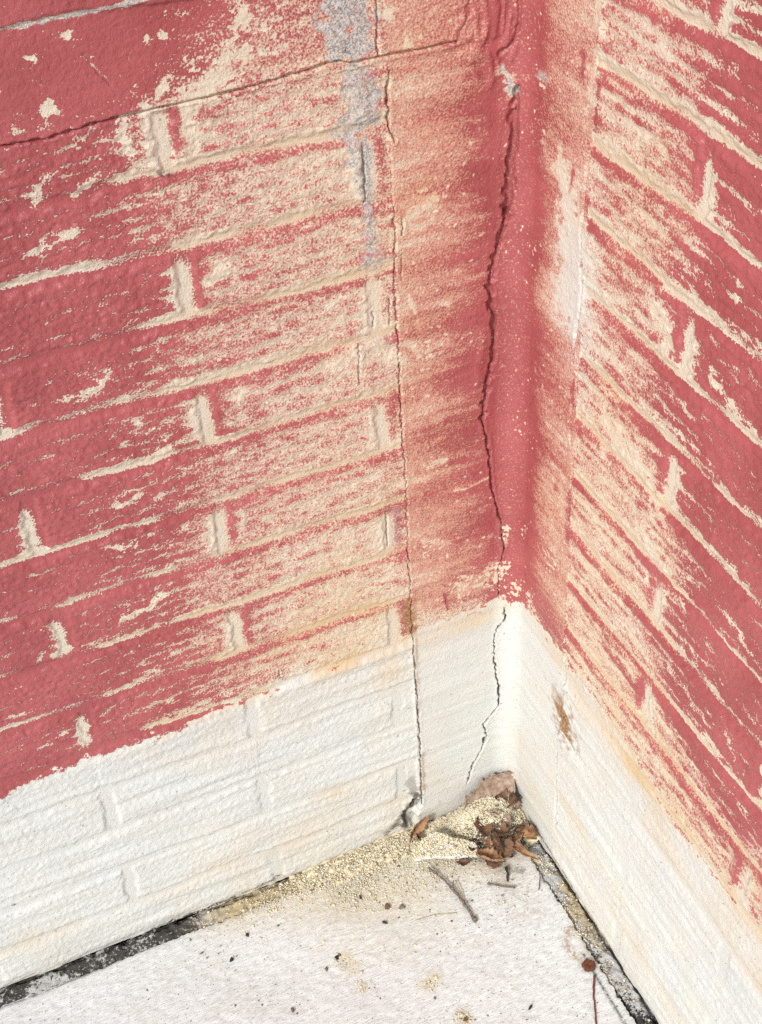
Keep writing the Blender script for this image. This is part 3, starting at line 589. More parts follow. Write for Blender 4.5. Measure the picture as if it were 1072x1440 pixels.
def build_wall(side, W, sa, va, root):
    F = make_wall(side, W, sa, va)
    nv, ns_ = F['S'].shape
    right = side == 'right'
    # face ids from face centres
    c = lambda A: A[:-1, :-1]
    mortar = np.maximum(c(F['bedp']), c(F['headp'])) > 0.5
    fid = (c(F['k']) * 64 + (c(F['nh']) + 20 + (c(F['dh']) > 0)).astype(int))
    fid = np.where(mortar, -1, fid)
    if not right: fid = np.where(c(F['pocket']) > 0.5, -1, fid)
    fid = np.where(c(F['strip']), -2, fid)
    if not right:
        t = c(F['top'])
        fid = np.where(t & (c(F['Vw']) <= 16 * CH) & ~c(F['strip']), -3, fid)
        fid = np.where(t & (c(F['Vw']) > 16 * CH) & ~c(F['strip']), -4, fid)
    # clean the id map: small odd islands go to mortar
    vid = np.arange(nv * ns_).reshape(nv, ns_)
    quads = np.stack([vid[:-1, :-1], vid[:-1, 1:], vid[1:, 1:], vid[1:, :-1]], -1)
    if not right: quads = quads[..., ::-1]
    co = F['co'].reshape(-1, 3); nr = F['nrm'].reshape(-1, 3)
    pa = F['pa'].reshape(-1, 4); pb = F['pb'].reshape(-1, 4)
    flat = fid.ravel(); q = quads.reshape(-1, 4)
    order = np.argsort(flat, kind='stable'); fs = flat[order]
    ids, start, cnt = np.unique(fs, return_index=True, return_counts=True)
    names = {-1: 'mortar', -2: 'corner_strip', -3: 'smooth_course', -4: 'smooth_course'}
    merged = []
    todo = []
    for i, a, nq in zip(ids, start, cnt):
        sel = order[a:a + nq]
        if i >= 0:
            pts = co[q[sel[::max(1, nq // 400)], 0]]
            if nq < 300 or in_view(pts) < 6:
                merged.append(sel); continue
        todo.append((i, sel))
    if merged:
        todo = [(i, np.concatenate([sel] + merged)) if i == -1 else (i, sel) for i, sel in todo]
    for i, sel in todo:
        fq = q[sel]
        u, inv = np.unique(fq, return_inverse=True)
        lq = inv.reshape(-1, 4)
        v = co[u]; A = pa[u]; B = pb[u]
        if i != -1:
            # give the piece its depth: a skirt behind its outline
            e = np.concatenate([lq[:, [0, 1]], lq[:, [1, 2]], lq[:, [2, 3]], lq[:, [3, 0]]])
            key = np.sort(e, 1); code = key[:, 0].astype(np.int64) * (len(u) + 1) + key[:, 1]
            _, first, ct = np.unique(code, return_index=True, return_counts=True)
            be = e[first[ct == 1]]
            m = len(be); base = len(v)
            f0 = v[be[:, 0]]; f1 = v[be[:, 1]]
            n0 = nr[u][be[:, 0]]; n1 = nr[u][be[:, 1]]
            v = np.concatenate([v, f0, f1, f1 - n1 * 0.018, f0 - n0 * 0.018])
            A = np.concatenate([A, A[be[:, 0]], A[be[:, 1]], A[be[:, 1]], A[be[:, 0]]])
            B = np.concatenate([B, B[be[:, 0]], B[be[:, 1]], B[be[:, 1]], B[be[:, 0]]])
            r = np.arange(m)
            sk = np.stack([base + m + r, base + r, base + 3 * m + r, base + 2 * m + r], -1)
            lq = np.concatenate([lq, sk])
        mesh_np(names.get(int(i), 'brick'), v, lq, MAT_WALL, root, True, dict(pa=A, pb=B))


left_wall = tag(empty('brick_wall', (-0.35, 0, 0)), 'left-hand brick wall sprayed red, with two smooth courses along its top', 'wall')
right_wall = tag(empty('brick_wall', (0, -0.25, 0)), 'right-hand brick wall with slanting streaks of red spray and a rust stain near its foot', 'wall')
for w_ in (left_wall, right_wall):
    w_.location = (0, 0, 0)
build_wall('left', LEFT, ML['sa'], ML['va'], left_wall)
build_wall('right', RIGHT, MR['sa'], MR['va'], right_wall)

MAT_CORE = simple_mat('rough_masonry', (0.20, 0.17, 0.14), (0.32, 0.28, 0.24), 60)


def box_mesh(name, lo, hi, mat, parent=None):
    x0, y0, z0 = lo; x1, y1, z1 = hi
    v = np.array([(x0, y0, z0), (x1, y0, z0), (x1, y1, z0), (x0, y1, z0), (x0, y0, z1), (x1, y0, z1), (x1, y1, z1), (x0, y1, z1)])
    f = np.array([(0, 3, 2, 1), (4, 5, 6, 7), (0, 1, 5, 4), (1, 2, 6, 5), (2, 3, 7, 6), (3, 0, 4, 7)])
    return mesh_np(name, v, f, mat, parent, False)


box_mesh('wall_core', (-1.49, 0.022, -0.05), (0.24, 0.22, 1.74), MAT_CORE, left_wall)
box_mesh('wall_core', (0.022, -1.38, -0.05), (0.235, 0.021, 1.735), MAT_CORE, right_wall)
# ------------------------------------------------------------------ ground: slab, joint fillers
SY, SX = -0.0195, -0.021                       # slab edges along the left and right wall


def slab_material():
    m, nt, n, l, bs = new_mat('painted_broomed_concrete')
    T = NT(nt)
    sand, stain, dark, blu = T.attr('ga')
    P = T.geo()
    B = T.mapping(P, (90, 900, 90), (0, 0, math.radians(-8)))
    broom = T.noise(B, 1.0, 3.0, 0.6)
    nf = T.noise(P, 900, 2.0, 0.6)
    nm = T.noise(P, 260, 2.0, 0.6)
    nl = T.noise(P, 22, 3.0, 0.55)
    c = T.mix(nl, (0.76, 0.765, 0.725), (0.83, 0.83, 0.785))
    c = T.mix(T.math('MULTIPLY', T.smooth(broom, 0.60, 0.38), 0.5), c, (0.42, 0.42, 0.41))
    c = T.mix(T.math('MULTIPLY', T.smooth(nm, 0.60, 0.72), 0.6), c, (0.36, 0.33, 0.29))
    c = T.mix(T.math('MULTIPLY', T.smooth(T.noise(P, 420, 1, 0.5), 0.70, 0.74), 0.8), c, (0.13, 0.11, 0.10))
    c = T.mix(T.math('MULTIPLY', T.smooth(T.noise(P, 9, 4, 0.65), 0.50, 0.72), 0.30), c, (0.50, 0.45, 0.36))
    sd = T.math('MULTIPLY', sand, T.smooth(T.math('ADD', nf, T.math('MULTIPLY', nm, 0.7)), 0.62, 1.0))
    c = T.mix(sd, c, T.mix(nf, (0.50, 0.38, 0.19), (0.70, 0.60, 0.38)))
    c = T.mix(T.math('MULTIPLY', stain, T.smooth(nm, 0.3, 0.6)), c, (0.33, 0.20, 0.09))
    c = T.mix(T.math('MULTIPLY', dark, T.smooth(nm, 0.25, 0.55)), c, (0.045, 0.040, 0.034))
    l.new(c, bs.inputs['Base Color'])
    bs.inputs['Roughness'].default_value = 0.85
    bs.inputs['Specular IOR Level'].default_value = 0.25
    h = T.math('ADD', T.math('MULTIPLY', broom, 1.2), T.math('ADD', T.math('MULTIPLY', nm, 0.5), T.math('MULTIPLY', nf, 0.4)))
    l.new(T.bump(h, 0.5, 0.0011), bs.inputs['Normal'])
    return m


MAT_SLAB = slab_material()
MAT_EARTH = simple_mat('bare_earth', (0.10, 0.08, 0.06), (0.20, 0.16, 0.12), 8)

earth = tag(box_mesh('ground', (-60, -60, -0.35), (60, 60, -0.06), MAT_EARTH), kind='structure')


def seg_dist(X, Y, line):
    q = np.array([p[:2] for p in line], float)
    best = np.full(X.shape, 9.0)
    if len(q) == 1: return np.hypot(X - q[0, 0], Y - q[0, 1])
    for a, b in zip(q[:-1], q[1:]):
        ab = b - a
        t = np.clip(((X - a[0]) * ab[0] + (Y - a[1]) * ab[1]) / (ab @ ab + 1e-12), 0, 1)
        best = np.minimum(best, np.hypot(X - a[0] - t * ab[0], Y - a[1] - t * ab[1]))
    return best


def make_slab():
    ax = arr_concat((0, 0.78, 0.0022), (0.78, 3.2, 0.06))
    ay = arr_concat((0, 0.46, 0.0022), (0.46, 3.2, 0.06))
    A, B = np.meshgrid(ax, ay)
    X = SX - A; Y = SY - B
    e1 = samp(N_EDGE, A, B) ; e2 = samp(N_FINE, A, B, 40, 3)
    nearx = np.exp(-A / 0.004); neary = np.exp(-B / 0.004)
    X = X - nearx * (0.0008 * np.abs(e1) + 0.0005 * e2)
    Y = Y - neary * (0.0006 * np.abs(e1) + 0.0004 * e2)
    Z = 0.0006 * samp(N_WOB, A, B) + 0.00022 * samp(N_MID2, A, B) + 0.00012 * samp(N_FINE, A, B) - 0.0025 * np.maximum(nearx, neary) * (0.4 + 0.3 * np.abs(e1))
    # hairline crack running to the right-hand joint
    d = seg_dist(X, Y, [(-0.1016,-0.0492), (-0.2234,-0.0149), (-0.2974,-0.0089), (-0.3830,-0.0136)])
    Z -= 0.0008 * np.exp(-(d / 0.0012) ** 2) * (samp(N_EDGE, A, B, 7, 70) > 0.1)
    sand = np.zeros_like(X); stain = np.zeros_like(X); dark = np.zeros_like(X)
    for line, r, st in (([(-0.3814,-0.0088), (-0.3135,-0.0013), (-0.2476,-0.0034), (-0.1685,-0.0233), (-0.1063,-0.0589), (-0.0582,-0.0818)], 0.034, 1.0), ([(-0.2871,-0.0309), (-0.2435,-0.0629), (-0.1721,-0.0741)], 0.050, 0.8), ([(-0.2571,-0.0952), (-0.2146,-0.1261)], 0.05, 0.35), ([(-0.2853,-0.1298), (-0.2831,-0.1464)], 0.012, 0.9), ([(-0.2683,-0.1220)], 0.01, 0.5),
                        ([(-0.2136,-0.2044), (-0.2008,-0.2004)], 0.010, 0.9), ([(-0.1922,-0.2539), (-0.1925,-0.2635)], 0.008, .9), ([(-0.2818,-0.1755)], 0.006, .7), ([(-0.4297,-0.0722)], 0.006, .5), ([(-0.3084,-0.1084), (-0.2881,-0.0805)], 0.012, 0.35), ([(-0.1671,-0.1047), (-0.1643,-0.1390)], 0.02, 0.35),
                        ([(-0.0153,-0.1139), (-0.0093,-0.1570), (-0.0226,-0.2483), (-0.0145,-0.2829)], 0.006, 0.7), ([(-0.2300,-0.1295), (-0.2025,-0.0990)], 0.02, 0.3)):
        sand = np.maximum(sand, st * np.exp(-(seg_dist(X, Y, line) / r) ** 2))
    for line, r, st in (([(-0.0123,-0.2054), (-0.0310,-0.2127), (-0.0420,-0.2287), (-0.0415,-0.2446), (-0.0363,-0.2522)], 0.0045, 0.75), ([(-0.0679,-0.1006), (-0.0532,-0.1475)], 0.016, 0.25), ([(0.1824,0.0281)], .001, 0), ([(-0.0751,-0.1703), (-0.0473,-0.1725)], 0.012, 0.22)):
        stain = np.maximum(stain, st * np.exp(-(seg_dist(X, Y, line) / r) ** 2))
    for line, r, st in (([(-0.0301,-0.2448), (-0.0317,-0.2768), (-0.0322,-0.3094), (-0.0330,-0.3476)], 0.002, 0.9), ([(-0.0125,-0.1234), (-0.0133,-0.1641), (-0.0143,-0.1936)], 0.0015, 1.0), ([(-0.6979,-0.0221), (-0.6230,-0.0224), (-0.5193,-0.0196), (-0.3837,-0.0155)], 0.0016, 0.8), ([(-0.0879,-0.0617), (-0.0631,-0.0912), (-0.0402,-0.1138)], 0.006, 0.55), ([(-0.3837,-0.0155), (-0.3630,-0.0142)], .0012, .9), ([(-0.3405,-0.0136), (-0.3253,-0.0128)], .0013, .9), ([(-0.3061,-0.0117), (-0.2914,-0.0129)], .0013, .9), ([(-0.2799,-0.0126), (-0.2692,-0.0142)], .001, .7), ([(-0.1519,-0.0192), (-0.1030,-0.0521), (-0.0667,-0.0789)], .007, .8)):
        dark = np.maximum(dark, st * np.exp(-(seg_dist(X, Y, line) / r) ** 2))
    co = np.stack([X, Y, Z], -1)
    nv, nu = X.shape
    vid = np.arange(nv * nu).reshape(nv, nu)
    q = np.stack([vid[:-1, :-1], vid[:-1, 1:], vid[1:, 1:], vid[1:, :-1]], -1).reshape(-1, 4)
    co = co.reshape(-1, 3); ga = np.stack([sand, stain, dark, 0 * dark], -1).reshape(-1, 4)
    # vertical edges towards the joints
    for edge in (vid[0, :], vid[:, 0]):
        b = len(co); lo = co[edge].copy(); lo[:, 2] = -0.058
        co = np.concatenate([co, co[edge], lo]); ga = np.concatenate([ga, ga[edge], ga[edge]])
        m = len(edge); r = np.arange(m - 1)
        q = np.concatenate([q, np.stack([b + r, b + r + 1, b + m + r + 1, b + m + r], -1)])
    return mesh_np('concrete_slab', co, q, MAT_SLAB, None, True, dict(ga=ga))


slab = tag(make_slab(), 'white painted concrete slab with a broomed surface', kind='structure')


def filler_material():
    m, nt, n, l, bs = new_mat('weathered_joint_filler')
    T = NT(nt)
    dk, sd, wh, _ = T.attr('fa')
    P = T.geo()
    nf = T.noise(P, 800, 2, 0.6); nm = T.noise(P, 240, 3, 0.65)
    c = T.mix(nm, (0.018, 0.018, 0.018), (0.075, 0.072, 0.066))
    c = T.mix(T.smooth(T.math('ADD', nm, T.math('MULTIPLY', wh, 0.45)), 0.60, 0.72), c, (0.52, 0.52, 0.49))
    c = T.mix(T.math('MULTIPLY', sd, T.smooth(T.math('ADD', nf, T.math('MULTIPLY', sd, 0.4)), 0.5, 0.72)), c, (0.56, 0.46, 0.27))
    l.new(c, bs.inputs['Base Color'])
    bs.inputs['Roughness'].default_value = 0.9
    l.new(T.bump(T.math('ADD', nm, nf), 0.8, 0.002), bs.inputs['Normal'])
    return m


MAT_FILL = filler_material()


def filler(along_x):
    a = arr_concat((0.0, 0.75, 0.002), (0.75, 1.4, 0.02)); b = np.linspace(-0.008, 0.0215, 15)
    A, Bm = np.meshgrid(a, b)
    z = -0.0025 + 0.0011 * samp(N_MID2, A, Bm, 5, 800) + 0.0006 * samp(N_FINE, A, Bm, 9, 80)
    edge = np.minimum(Bm + 0.003, 0.0195 - Bm) + 0.0008 * samp(N_EDGE, A, Bm, 3, 3)
    z = z - 0.006 * np.exp(-(np.maximum(edge, 0) / 0.0022) ** 2)
    if along_x:
        co = np.stack([-A, -Bm, z], -1)
        wh = 0.30 + 0.25 * samp(N_BLOB, A, Bm); sd = sst(0.46, 0.36, A) + 0.15
    else:
        co = np.stack([-Bm, -A, z], -1)
        wh = 0.75 * sst(0.36, 0.27, A) + 0.25 * samp(N_BLOB, A, Bm, 77, 7); sd = sst(0.34, 0.16, A) * 0.9 * sst(-0.8, 0.6, samp(N_BLOB, A, Bm, 177, 7))
    nv, nu = A.shape
    vid = np.arange(nv * nu).reshape(nv, nu)
    q = np.stack([vid[:-1, :-1], vid[:-1, 1:], vid[1:, 1:], vid[1:, :-1]], -1).reshape(-1, 4)
    if not along_x: q = q[:, ::-1]
    fa = np.stack([0 * A, np.clip(sd, 0, 1), np.clip(wh, 0, 1), 0 * A], -1).reshape(-1, 4)
    return mesh_np('joint_filler', co.reshape(-1, 3), q, MAT_FILL, slab, True, dict(fa=fa))


filler(True); filler(False)

# ------------------------------------------------------------------ crumbs, sawdust and soil
def grain_material():
    m, nt, n, l, bs = new_mat('crumbs')
    T = NT(nt)
    a = n.new('ShaderNodeAttribute'); a.attribute_name = 'gc'
    nf = T.noise(T.geo(), 1500, 1, 0.5)
    c = T.mix(T.math('MULTIPLY', nf, 0.35), a.outputs['Color'], (0.75, 0.66, 0.48))
    l.new(c, bs.inputs['Base Color'])
    bs.inputs['Roughness'].default_value = 0.9
    bs.inputs['Specular IOR Level'].default_value = 0.03
    return m


MAT_GRAIN = grain_material()
OCT_V = np.array([(1, 0, 0), (-1, 0, 0), (0, 1, 0), (0, -1, 0), (0, 0, 1), (0, 0, -1)], float)
OCT_F = np.array([(0, 2, 4), (2, 1, 4), (1, 3, 4), (3, 0, 4), (2, 0, 5), (1, 2, 5), (3, 1, 5), (0, 3, 5)])


def grains(name, pts, size, colours, parent=None, flat=0.75, seed=3):
    r = np.random.default_rng(seed)
    n = len(pts)
    v = OCT_V[None] * (1 + r.uniform(-0.35, 0.35, (n, 6, 1)))
    v = v * (size[:, None, None] * np.stack([r.uniform(0.7, 1.5, n), r.uniform(0.6, 1.1, n), r.uniform(0.4, flat, n)], -1)[:, None, :])
    th = r.uniform(0, 6.283, n); ti = r.normal(0, 0.22, n)
    c, s = np.cos(ti), np.sin(ti)
    x = v[..., 0] * c[:, None] - v[..., 2] * s[:, None]; z = v[..., 0] * s[:, None] + v[..., 2] * c[:, None]
    y = v[..., 1]
    c, s = np.cos(th), np.sin(th)
    v = np.stack([x * c[:, None] - y * s[:, None], x * s[:, None] + y * c[:, None], z], -1) + pts[:, None, :]
    f = (OCT_F[None] + (np.arange(n) * 6)[:, None, None]).reshape(-1, 3)
    col = np.repeat(np.c_[colours, np.ones(n)], 6, 0)
    return mesh_np(name, v.reshape(-1, 3), f, MAT_GRAIN, parent, False, dict(gc=col))


def mound(X, Y):
    """Height of the heap in the corner plus the drift along the foot of the left wall."""
    cx, cy = X + 0.048, Y + 0.030
    r = np.hypot(cx / 0.062, cy / 0.040)
    h = 0.033 * (1 - sst(0.3, 1.15, r))
    d2 = -Y
    along = sst(-0.33, -0.22, X) * sst(-0.02, -0.10, X)
    h = np.maximum(h, along * 0.0065 * (1 - sst(0.004, 0.045, d2)))
    rr = -X
    along2 = sst(-0.24, -0.10, Y)
    h = np.maximum(h, along2 * 0.007 * (1 - sst(0.004, 0.020, rr)))
    return h


def yellow(n, r, dark=0.05):
    t = r.uniform(0, 1, (n, 1))
    c = (1 - t) * np.array([0.68, 0.58, 0.37]) + t * np.array([0.80, 0.74, 0.56])
    w = r.uniform(0, 1, n)
    c[w < 0.14] = (0.72, 0.69, 0.60)
    c[w > 1 - dark] = np.array([0.12, 0.08, 0.045]) * r.uniform(0.5, 2.2, ((w > 1 - dark).sum(), 1))
    return c


R3 = np.random.default_rng(23)
# the heap body: a rough surface of soil under the crumbs
hx = np.linspace(-0.36, 0.004, 180); hy = np.linspace(-0.085, 0.004, 60)
HX, HY = np.meshgrid(hx, hy)
HZ = mound(HX, HY)
HZ = np.where(HZ > 0.0008, HZ + 0.0011 * samp(N_MID2, HX + 0.4, HY + 0.4) + 0.0009 * samp(N_FINE, HX + 0.4, HY + 0.4), -0.012) - 0.0015
hvid = np.arange(HX.size).reshape(HX.shape)
hq = np.stack([hvid[:-1, :-1], hvid[:-1, 1:], hvid[1:, 1:], hvid[1:, :-1]], -1).reshape(-1, 4)
keep = HZ.ravel()[hq].max(1) > -0.005
heap_col = np.where((np.hypot((HX + 0.05) / 0.05, (HY + 0.055) / 0.022) < 1)[..., None], np.array([0.12, 0.085, 0.05]), np.array([0.72, 0.63, 0.42]))
heap = mesh_np('sawdust_heap', np.stack([HX, HY, HZ], -1).reshape(-1, 3), hq[keep], MAT_GRAIN, None, True,
               dict(gc=np.concatenate([heap_col, np.ones(HX.shape + (1,))], -1).reshape(-1, 4)))
tag(heap, 'heap of pale sawdust and soil crumbs in the corner between the two walls', 'sawdust', kind='stuff')


def scatter(n, fn):
    out = []
    while sum(len(o) for o in out) < n:
        p = fn(4000); out.append(p)
    return np.concatenate(out)[:n]


def on_heap(m):
    x = R3.uniform(-0.125, -0.002, m); y = R3.uniform(-0.078, -0.001, m)
    ok = mound(x, y) > 0.0035
    return np.c_[x, y][ok]


def on_drift(m):
    x = R3.uniform(-0.40, -0.03, m); y = -np.abs(R3.normal(0, 0.055, m)) - 0.001
    w = sst(-0.40, -0.24, x) * sst(-0.02, -0.09, x) * np.exp(-(y / 0.075) ** 2)
    ok = (R3.uniform(0, 1, m) < w)
    return np.c_[x, y][ok]


def stray(m):
    c = np.array([(-0.2833,-0.1360), (-0.2099,-0.2062), (-0.1927,-0.2585), (-0.2818,-0.1755), (-0.2932,-0.0223), (-0.1942,-0.0806), (-0.1446,-0.1375), (-0.0751,-0.1145), (-0.4099,-0.0120), (-0.2726,-0.0878), (-0.2225,-0.1437), (-0.0099,-0.1223), (-0.0115,-0.1784), (-0.0196,-0.2181)])
    k = R3.integers(0, len(c), m)
    sg = np.array([.008, .007, .006, .005, .03, .04, .03, .03, .02, .03, .05, .006, .006, .007])[k][:, None]
    return c[k] + R3.normal(0, 1, (m, 2)) * sg


p1 = scatter(10000, on_heap); p2 = scatter(12000, on_drift); p3 = scatter(1600, stray)
pts = np.concatenate([p1, p2, p3])
z = np.maximum(mound(pts[:, 0], pts[:, 1]), 0.0003) + R3.uniform(-0.0007, 0.0009, len(pts))
size = R3.gamma(3, 1, len(pts)) / 3 * 0.00095
size[len(p1):] *= 0.85
col = yellow(len(pts), R3)
soil = (np.hypot((pts[:, 0] + 0.055) / 0.055, (pts[:, 1] + 0.068) / 0.016) < 1) & (R3.uniform(0, 1, len(pts)) < 0.75)
col[soil] = np.array([0.11, 0.075, 0.04]) * R3.uniform(0.3, 2.0, (soil.sum(), 1))
ok = (pts[:, 0] < -0.0015) & (pts[:, 1] < -0.0015)
gr = grains('sawdust_crumbs', np.c_[pts, z][ok], size[ok], col[ok], heap)
tag(gr, kind='stuff')

# crumbs packed into the joint along the right wall
n4 = 1300
y4 = -R3.uniform(0.06, 0.40, n4) ; x4 = -R3.uniform(0.001, 0.020, n4)
ok = R3.uniform(0, 1, n4) < sst(0.42, 0.12, -y4) * (0.3 + 0.7 * (samp(N_BLOB, -y4, -x4, 99, 0) > -0.2))
p4 = np.c_[x4, y4, -0.003 + R3.uniform(0, 0.002, n4)][ok]
c4 = yellow(len(p4), R3, 0.40)
tag(grains('joint_crumbs', p4, R3.gamma(5, 1, len(p4)) / 5 * 0.0010, c4, None, seed=9), 'brown and yellow crumbs packed in the joint along the foot of the right wall', 'crumbs', kind='stuff')
# black grit strewn over the slab
n5 = 330
g5 = np.c_[-R3.uniform(0.03, 0.66, n5), -R3.uniform(0.022, 0.36, n5)]
c5 = np.array([0.05, 0.042, 0.035]) * R3.uniform(0.4, 2.4, (n5, 1))
tag(grains('grit', np.c_[g5, np.full(n5, 0.0006)], R3.gamma(3, 1, n5) / 3 * 0.0009, c5, None, seed=10), 'fine dark grit strewn thinly over the white slab', 'grit', kind='stuff')

# ------------------------------------------------------------------ leaves, twigs, chips
MAT_LEAF = simple_mat('dry_leaf_brown', (0.05, 0.026, 0.017), (0.25, 0.135, 0.075), 75, 0.6, 0.5, 0.001, obj=True)
MAT_LEAF2 = simple_mat('dry_leaf_orange', (0.15, 0.06, 0.028), (0.46, 0.27, 0.14), 70, 0.6, 0.5, 0.001, obj=True)
MAT_LEAF3 = simple_mat('dry_leaf_dusty', (0.27, 0.17, 0.115), (0.46, 0.35, 0.26), 190, 0.75, 0.5, 0.001, obj=True)
MAT_TWIG = simple_mat('grey_twig_bark', (0.09, 0.065, 0.05), (0.27, 0.22, 0.17), 420, 0.85, 0.7, 0.001, obj=True)
MAT_STEM = simple_mat('straw_stem', (0.36, 0.25, 0.11), (0.52, 0.40, 0.20), 300, 0.8, 0.3, 0.001, obj=True)
MAT_CHIP = simple_mat('white_paint_chip', (0.58, 0.57, 0.53), (0.72, 0.71, 0.67), 120, 0.75, 0.5, 0.001, obj=True)
MAT_POD = simple_mat('rust_brown_pod', (0.085, 0.028, 0.014), (0.20, 0.075, 0.035), 500, 0.8, 0.9, 0.001, obj=True)
MAT_STALK = simple_mat('dark_red_stalk', (0.13, 0.028, 0.022), (0.22, 0.06, 0.045), 300, 0.7, 0.3, 0.001, obj=True)
MAT_DARK = simple_mat('black_crumb', (0.02, 0.017, 0.015), (0.07, 0.055, 0.04), 500, 0.9, 0.6, 0.001, obj=True)
MAT_BROWN = simple_mat('brown_crumb', (0.10, 0.05, 0.02), (0.25, 0.15, 0.07), 500, 0.9, 0.6, 0.001, obj=True)


def leaf(label, loc, length, width, rot, curl=1.0, cup=1.0, mat=None, ragged=0.2, seed=1, group=None):
    """A dry leaf: a thin blade bent along its length and cupped across it, with a raised midrib as a part."""
    r = np.random.default_rng(seed)
    nu, nw = 22, 13
    length *= 1.12; width *= 1.12
    u = np.linspace(0, 1, nu); w = np.linspace(-1, 1, nw)
    prof = np.sin(np.pi * np.clip(u, 0.02, 0.985)) ** 0.75 * (1.15 - 0.4 * u)
    jag = 1 + ragged * r.standard_normal((nu, 2)); crk = r.standard_normal((nu, nw)) * 0.035
    pts = np.zeros((nu, nw, 3))
    for i in range(nu):
        a = curl * (u[i] - 0.3)
        cxx = length * (math.sin(a) / curl if abs(curl) > 1e-3 else u[i])
        czz = length * ((1 - math.cos(a)) / curl if abs(curl) > 1e-3 else 0)
        tx, tz = math.cos(a), math.sin(a)
        for j in range(nw):
            hwid = width * 0.5 * prof[i] * jag[i, 0 if w[j] < 0 else 1]
            b = cup * w[j] * (0.7 + 0.6 * u[i])
            yy = hwid * (math.sin(b) / cup if abs(cup) > 1e-3 else w[j])
            up = hwid * (1 - math.cos(b)) / cup if abs(cup) > 1e-3 else 0
            up += width * (0.03 * math.sin(9 * u[i] + 3 * w[j] + seed) * abs(w[j]) + crk[i, j] * 0.7)
            pts[i, j] = (cxx - tz * up, yy, czz + tx * up)
    vid = np.arange(nu * nw).reshape(nu, nw)
    q = np.stack([vid[:-1, :-1], vid[1:, :-1], vid[1:, 1:], vid[:-1, 1:]], -1).reshape(-1, 4)
    e = empty('dry_leaf', loc)
    e.rotation_euler = [math.radians(x) for x in rot]
    tag(e, label, 'leaf', group or 'dry leaves caught in the corner')
    b = mesh_np('blade', pts.reshape(-1, 3), q, mat, e, True)
    so = b.modifiers.new('thickness', 'SOLIDIFY'); so.thickness = 0.0005; so.offset = 0
    tube('midrib', [tuple(pts[i, nw // 2] + np.array((0, 0, 0.0003))) for i in range(0, nu, 3)], [0.0008 - 0.0005 * i / nu for i in range(0, nu, 3)], mat, e, 5)
    return e


def tube(name, path, rad, mat, parent=None, sides=7, rough=0.0, seed=0):
    r = np.random.default_rng(seed)
    p = np.array(path, float); n = len(p)
    v = []
    for i in range(n):
        t = p[min(i + 1, n - 1)] - p[max(i - 1, 0)]; t /= np.linalg.norm(t) + 1e-12
        a = np.cross(t, (0.13, 0.31, 0.94)); a /= np.linalg.norm(a) + 1e-12; b = np.cross(t, a)
        for k in range(sides):
            th = 2 * math.pi * k / sides
            v.append(p[i] + rad[i] * (1 + rough * r.standard_normal()) * (math.cos(th) * a + math.sin(th) * b))
    q = []
    for i in range(n - 1):
        for k in range(sides):
            q.append((i * sides + k, i * sides + (k + 1) % sides, (i + 1) * sides + (k + 1) % sides, (i + 1) * sides + k))
    b0 = len(v); v.append(p[0]); v.append(p[-1])
    for k in range(sides):
        q.append((b0, (k + 1) % sides, k, k)); q.append((b0 + 1, (n - 1) * sides + k, (n - 1) * sides + (k + 1) % sides, (n - 1) * sides + (k + 1) % sides))
    me = bpy.data.meshes.new(name)
    me.from_pydata([tuple(x) for x in v], [], [f if f[2] != f[3] else f[:3] for f in q])
    for po in me.polygons: po.use_smooth = True
    me.materials.append(mat)
    o = bpy.data.objects.new(name, me); COL.objects.link(o)
    if parent: o.parent = parent
    return o


def dense(path, n, wob=0.0, seed=0, dz=0.0):
    r = np.random.default_rng(seed)
    p = np.array(path, float); t = np.linspace(0, len(p) - 1, n)
    out = np.stack([np.interp(t, np.arange(len(p)), p[:, k]) for k in range(3)], -1)
    out[:, :2] += r.standard_normal((n, 2)) * wob
    out[:, 2] += np.abs(r.standard_normal(n)) * dz
    return out


leaf('large dusty brown leaf leaning against the corner above the sawdust heap', (-0.052, -0.014, 0.030), 0.088, 0.044, (52, -16, 12), 0.9, 0.9, MAT_LEAF3, seed=3)
leaf('dark brown leaf curled into a loop under the large dusty leaf', (-0.022, -0.026, 0.031), 0.036, 0.026, (30, 10, -30), 2.2, 1.3, MAT_LEAF, seed=4)
leaf('orange brown leaf wedged in the broken foot of the vertical joint', (-0.140, -0.010, 0.010), 0.040, 0.020, (60, -35, 30), 1.2, 1.2, MAT_LEAF2, seed=5)
leaf('brown curled leaf in the middle of the heap beside the white paint flake', (-0.066, -0.058, 0.028), 0.034, 0.026, (20, 10, 70), 0.8, 0.9, MAT_LEAF, seed=6)
leaf('folded tan brown leaf at the front of the heap right of the white paint flake', (-0.078, -0.080, 0.012), 0.036, 0.028, (-20, 12, -50), 0.9, 1.3, MAT_LEAF2, seed=7)
leaf('small crumpled brown leaf at the front right of the heap', (-0.052, -0.086, 0.010), 0.028, 0.024, (15, -12, 40), 1.0, 1.0, MAT_LEAF, seed=8)
leaf('narrow orange brown leaf pointing down out of the heap by the right joint', (-0.036, -0.084, 0.010), 0.046, 0.014, (10, 12, -58), 0.7, 1.5, MAT_LEAF2, seed=9)
leaf('reddish brown leaf scrap against the foot of the right wall', (-0.012, -0.072, 0.017), 0.030, 0.022, (40, 0, -70), 1.1, 1.2, MAT_LEAF2, seed=10)
leaf('dark leaf scrap half buried behind the front leaves of the heap', (-0.040, -0.066, 0.021), 0.026, 0.022, (-10, 25, 120), 1.5, 1.0, MAT_LEAF, seed=12)


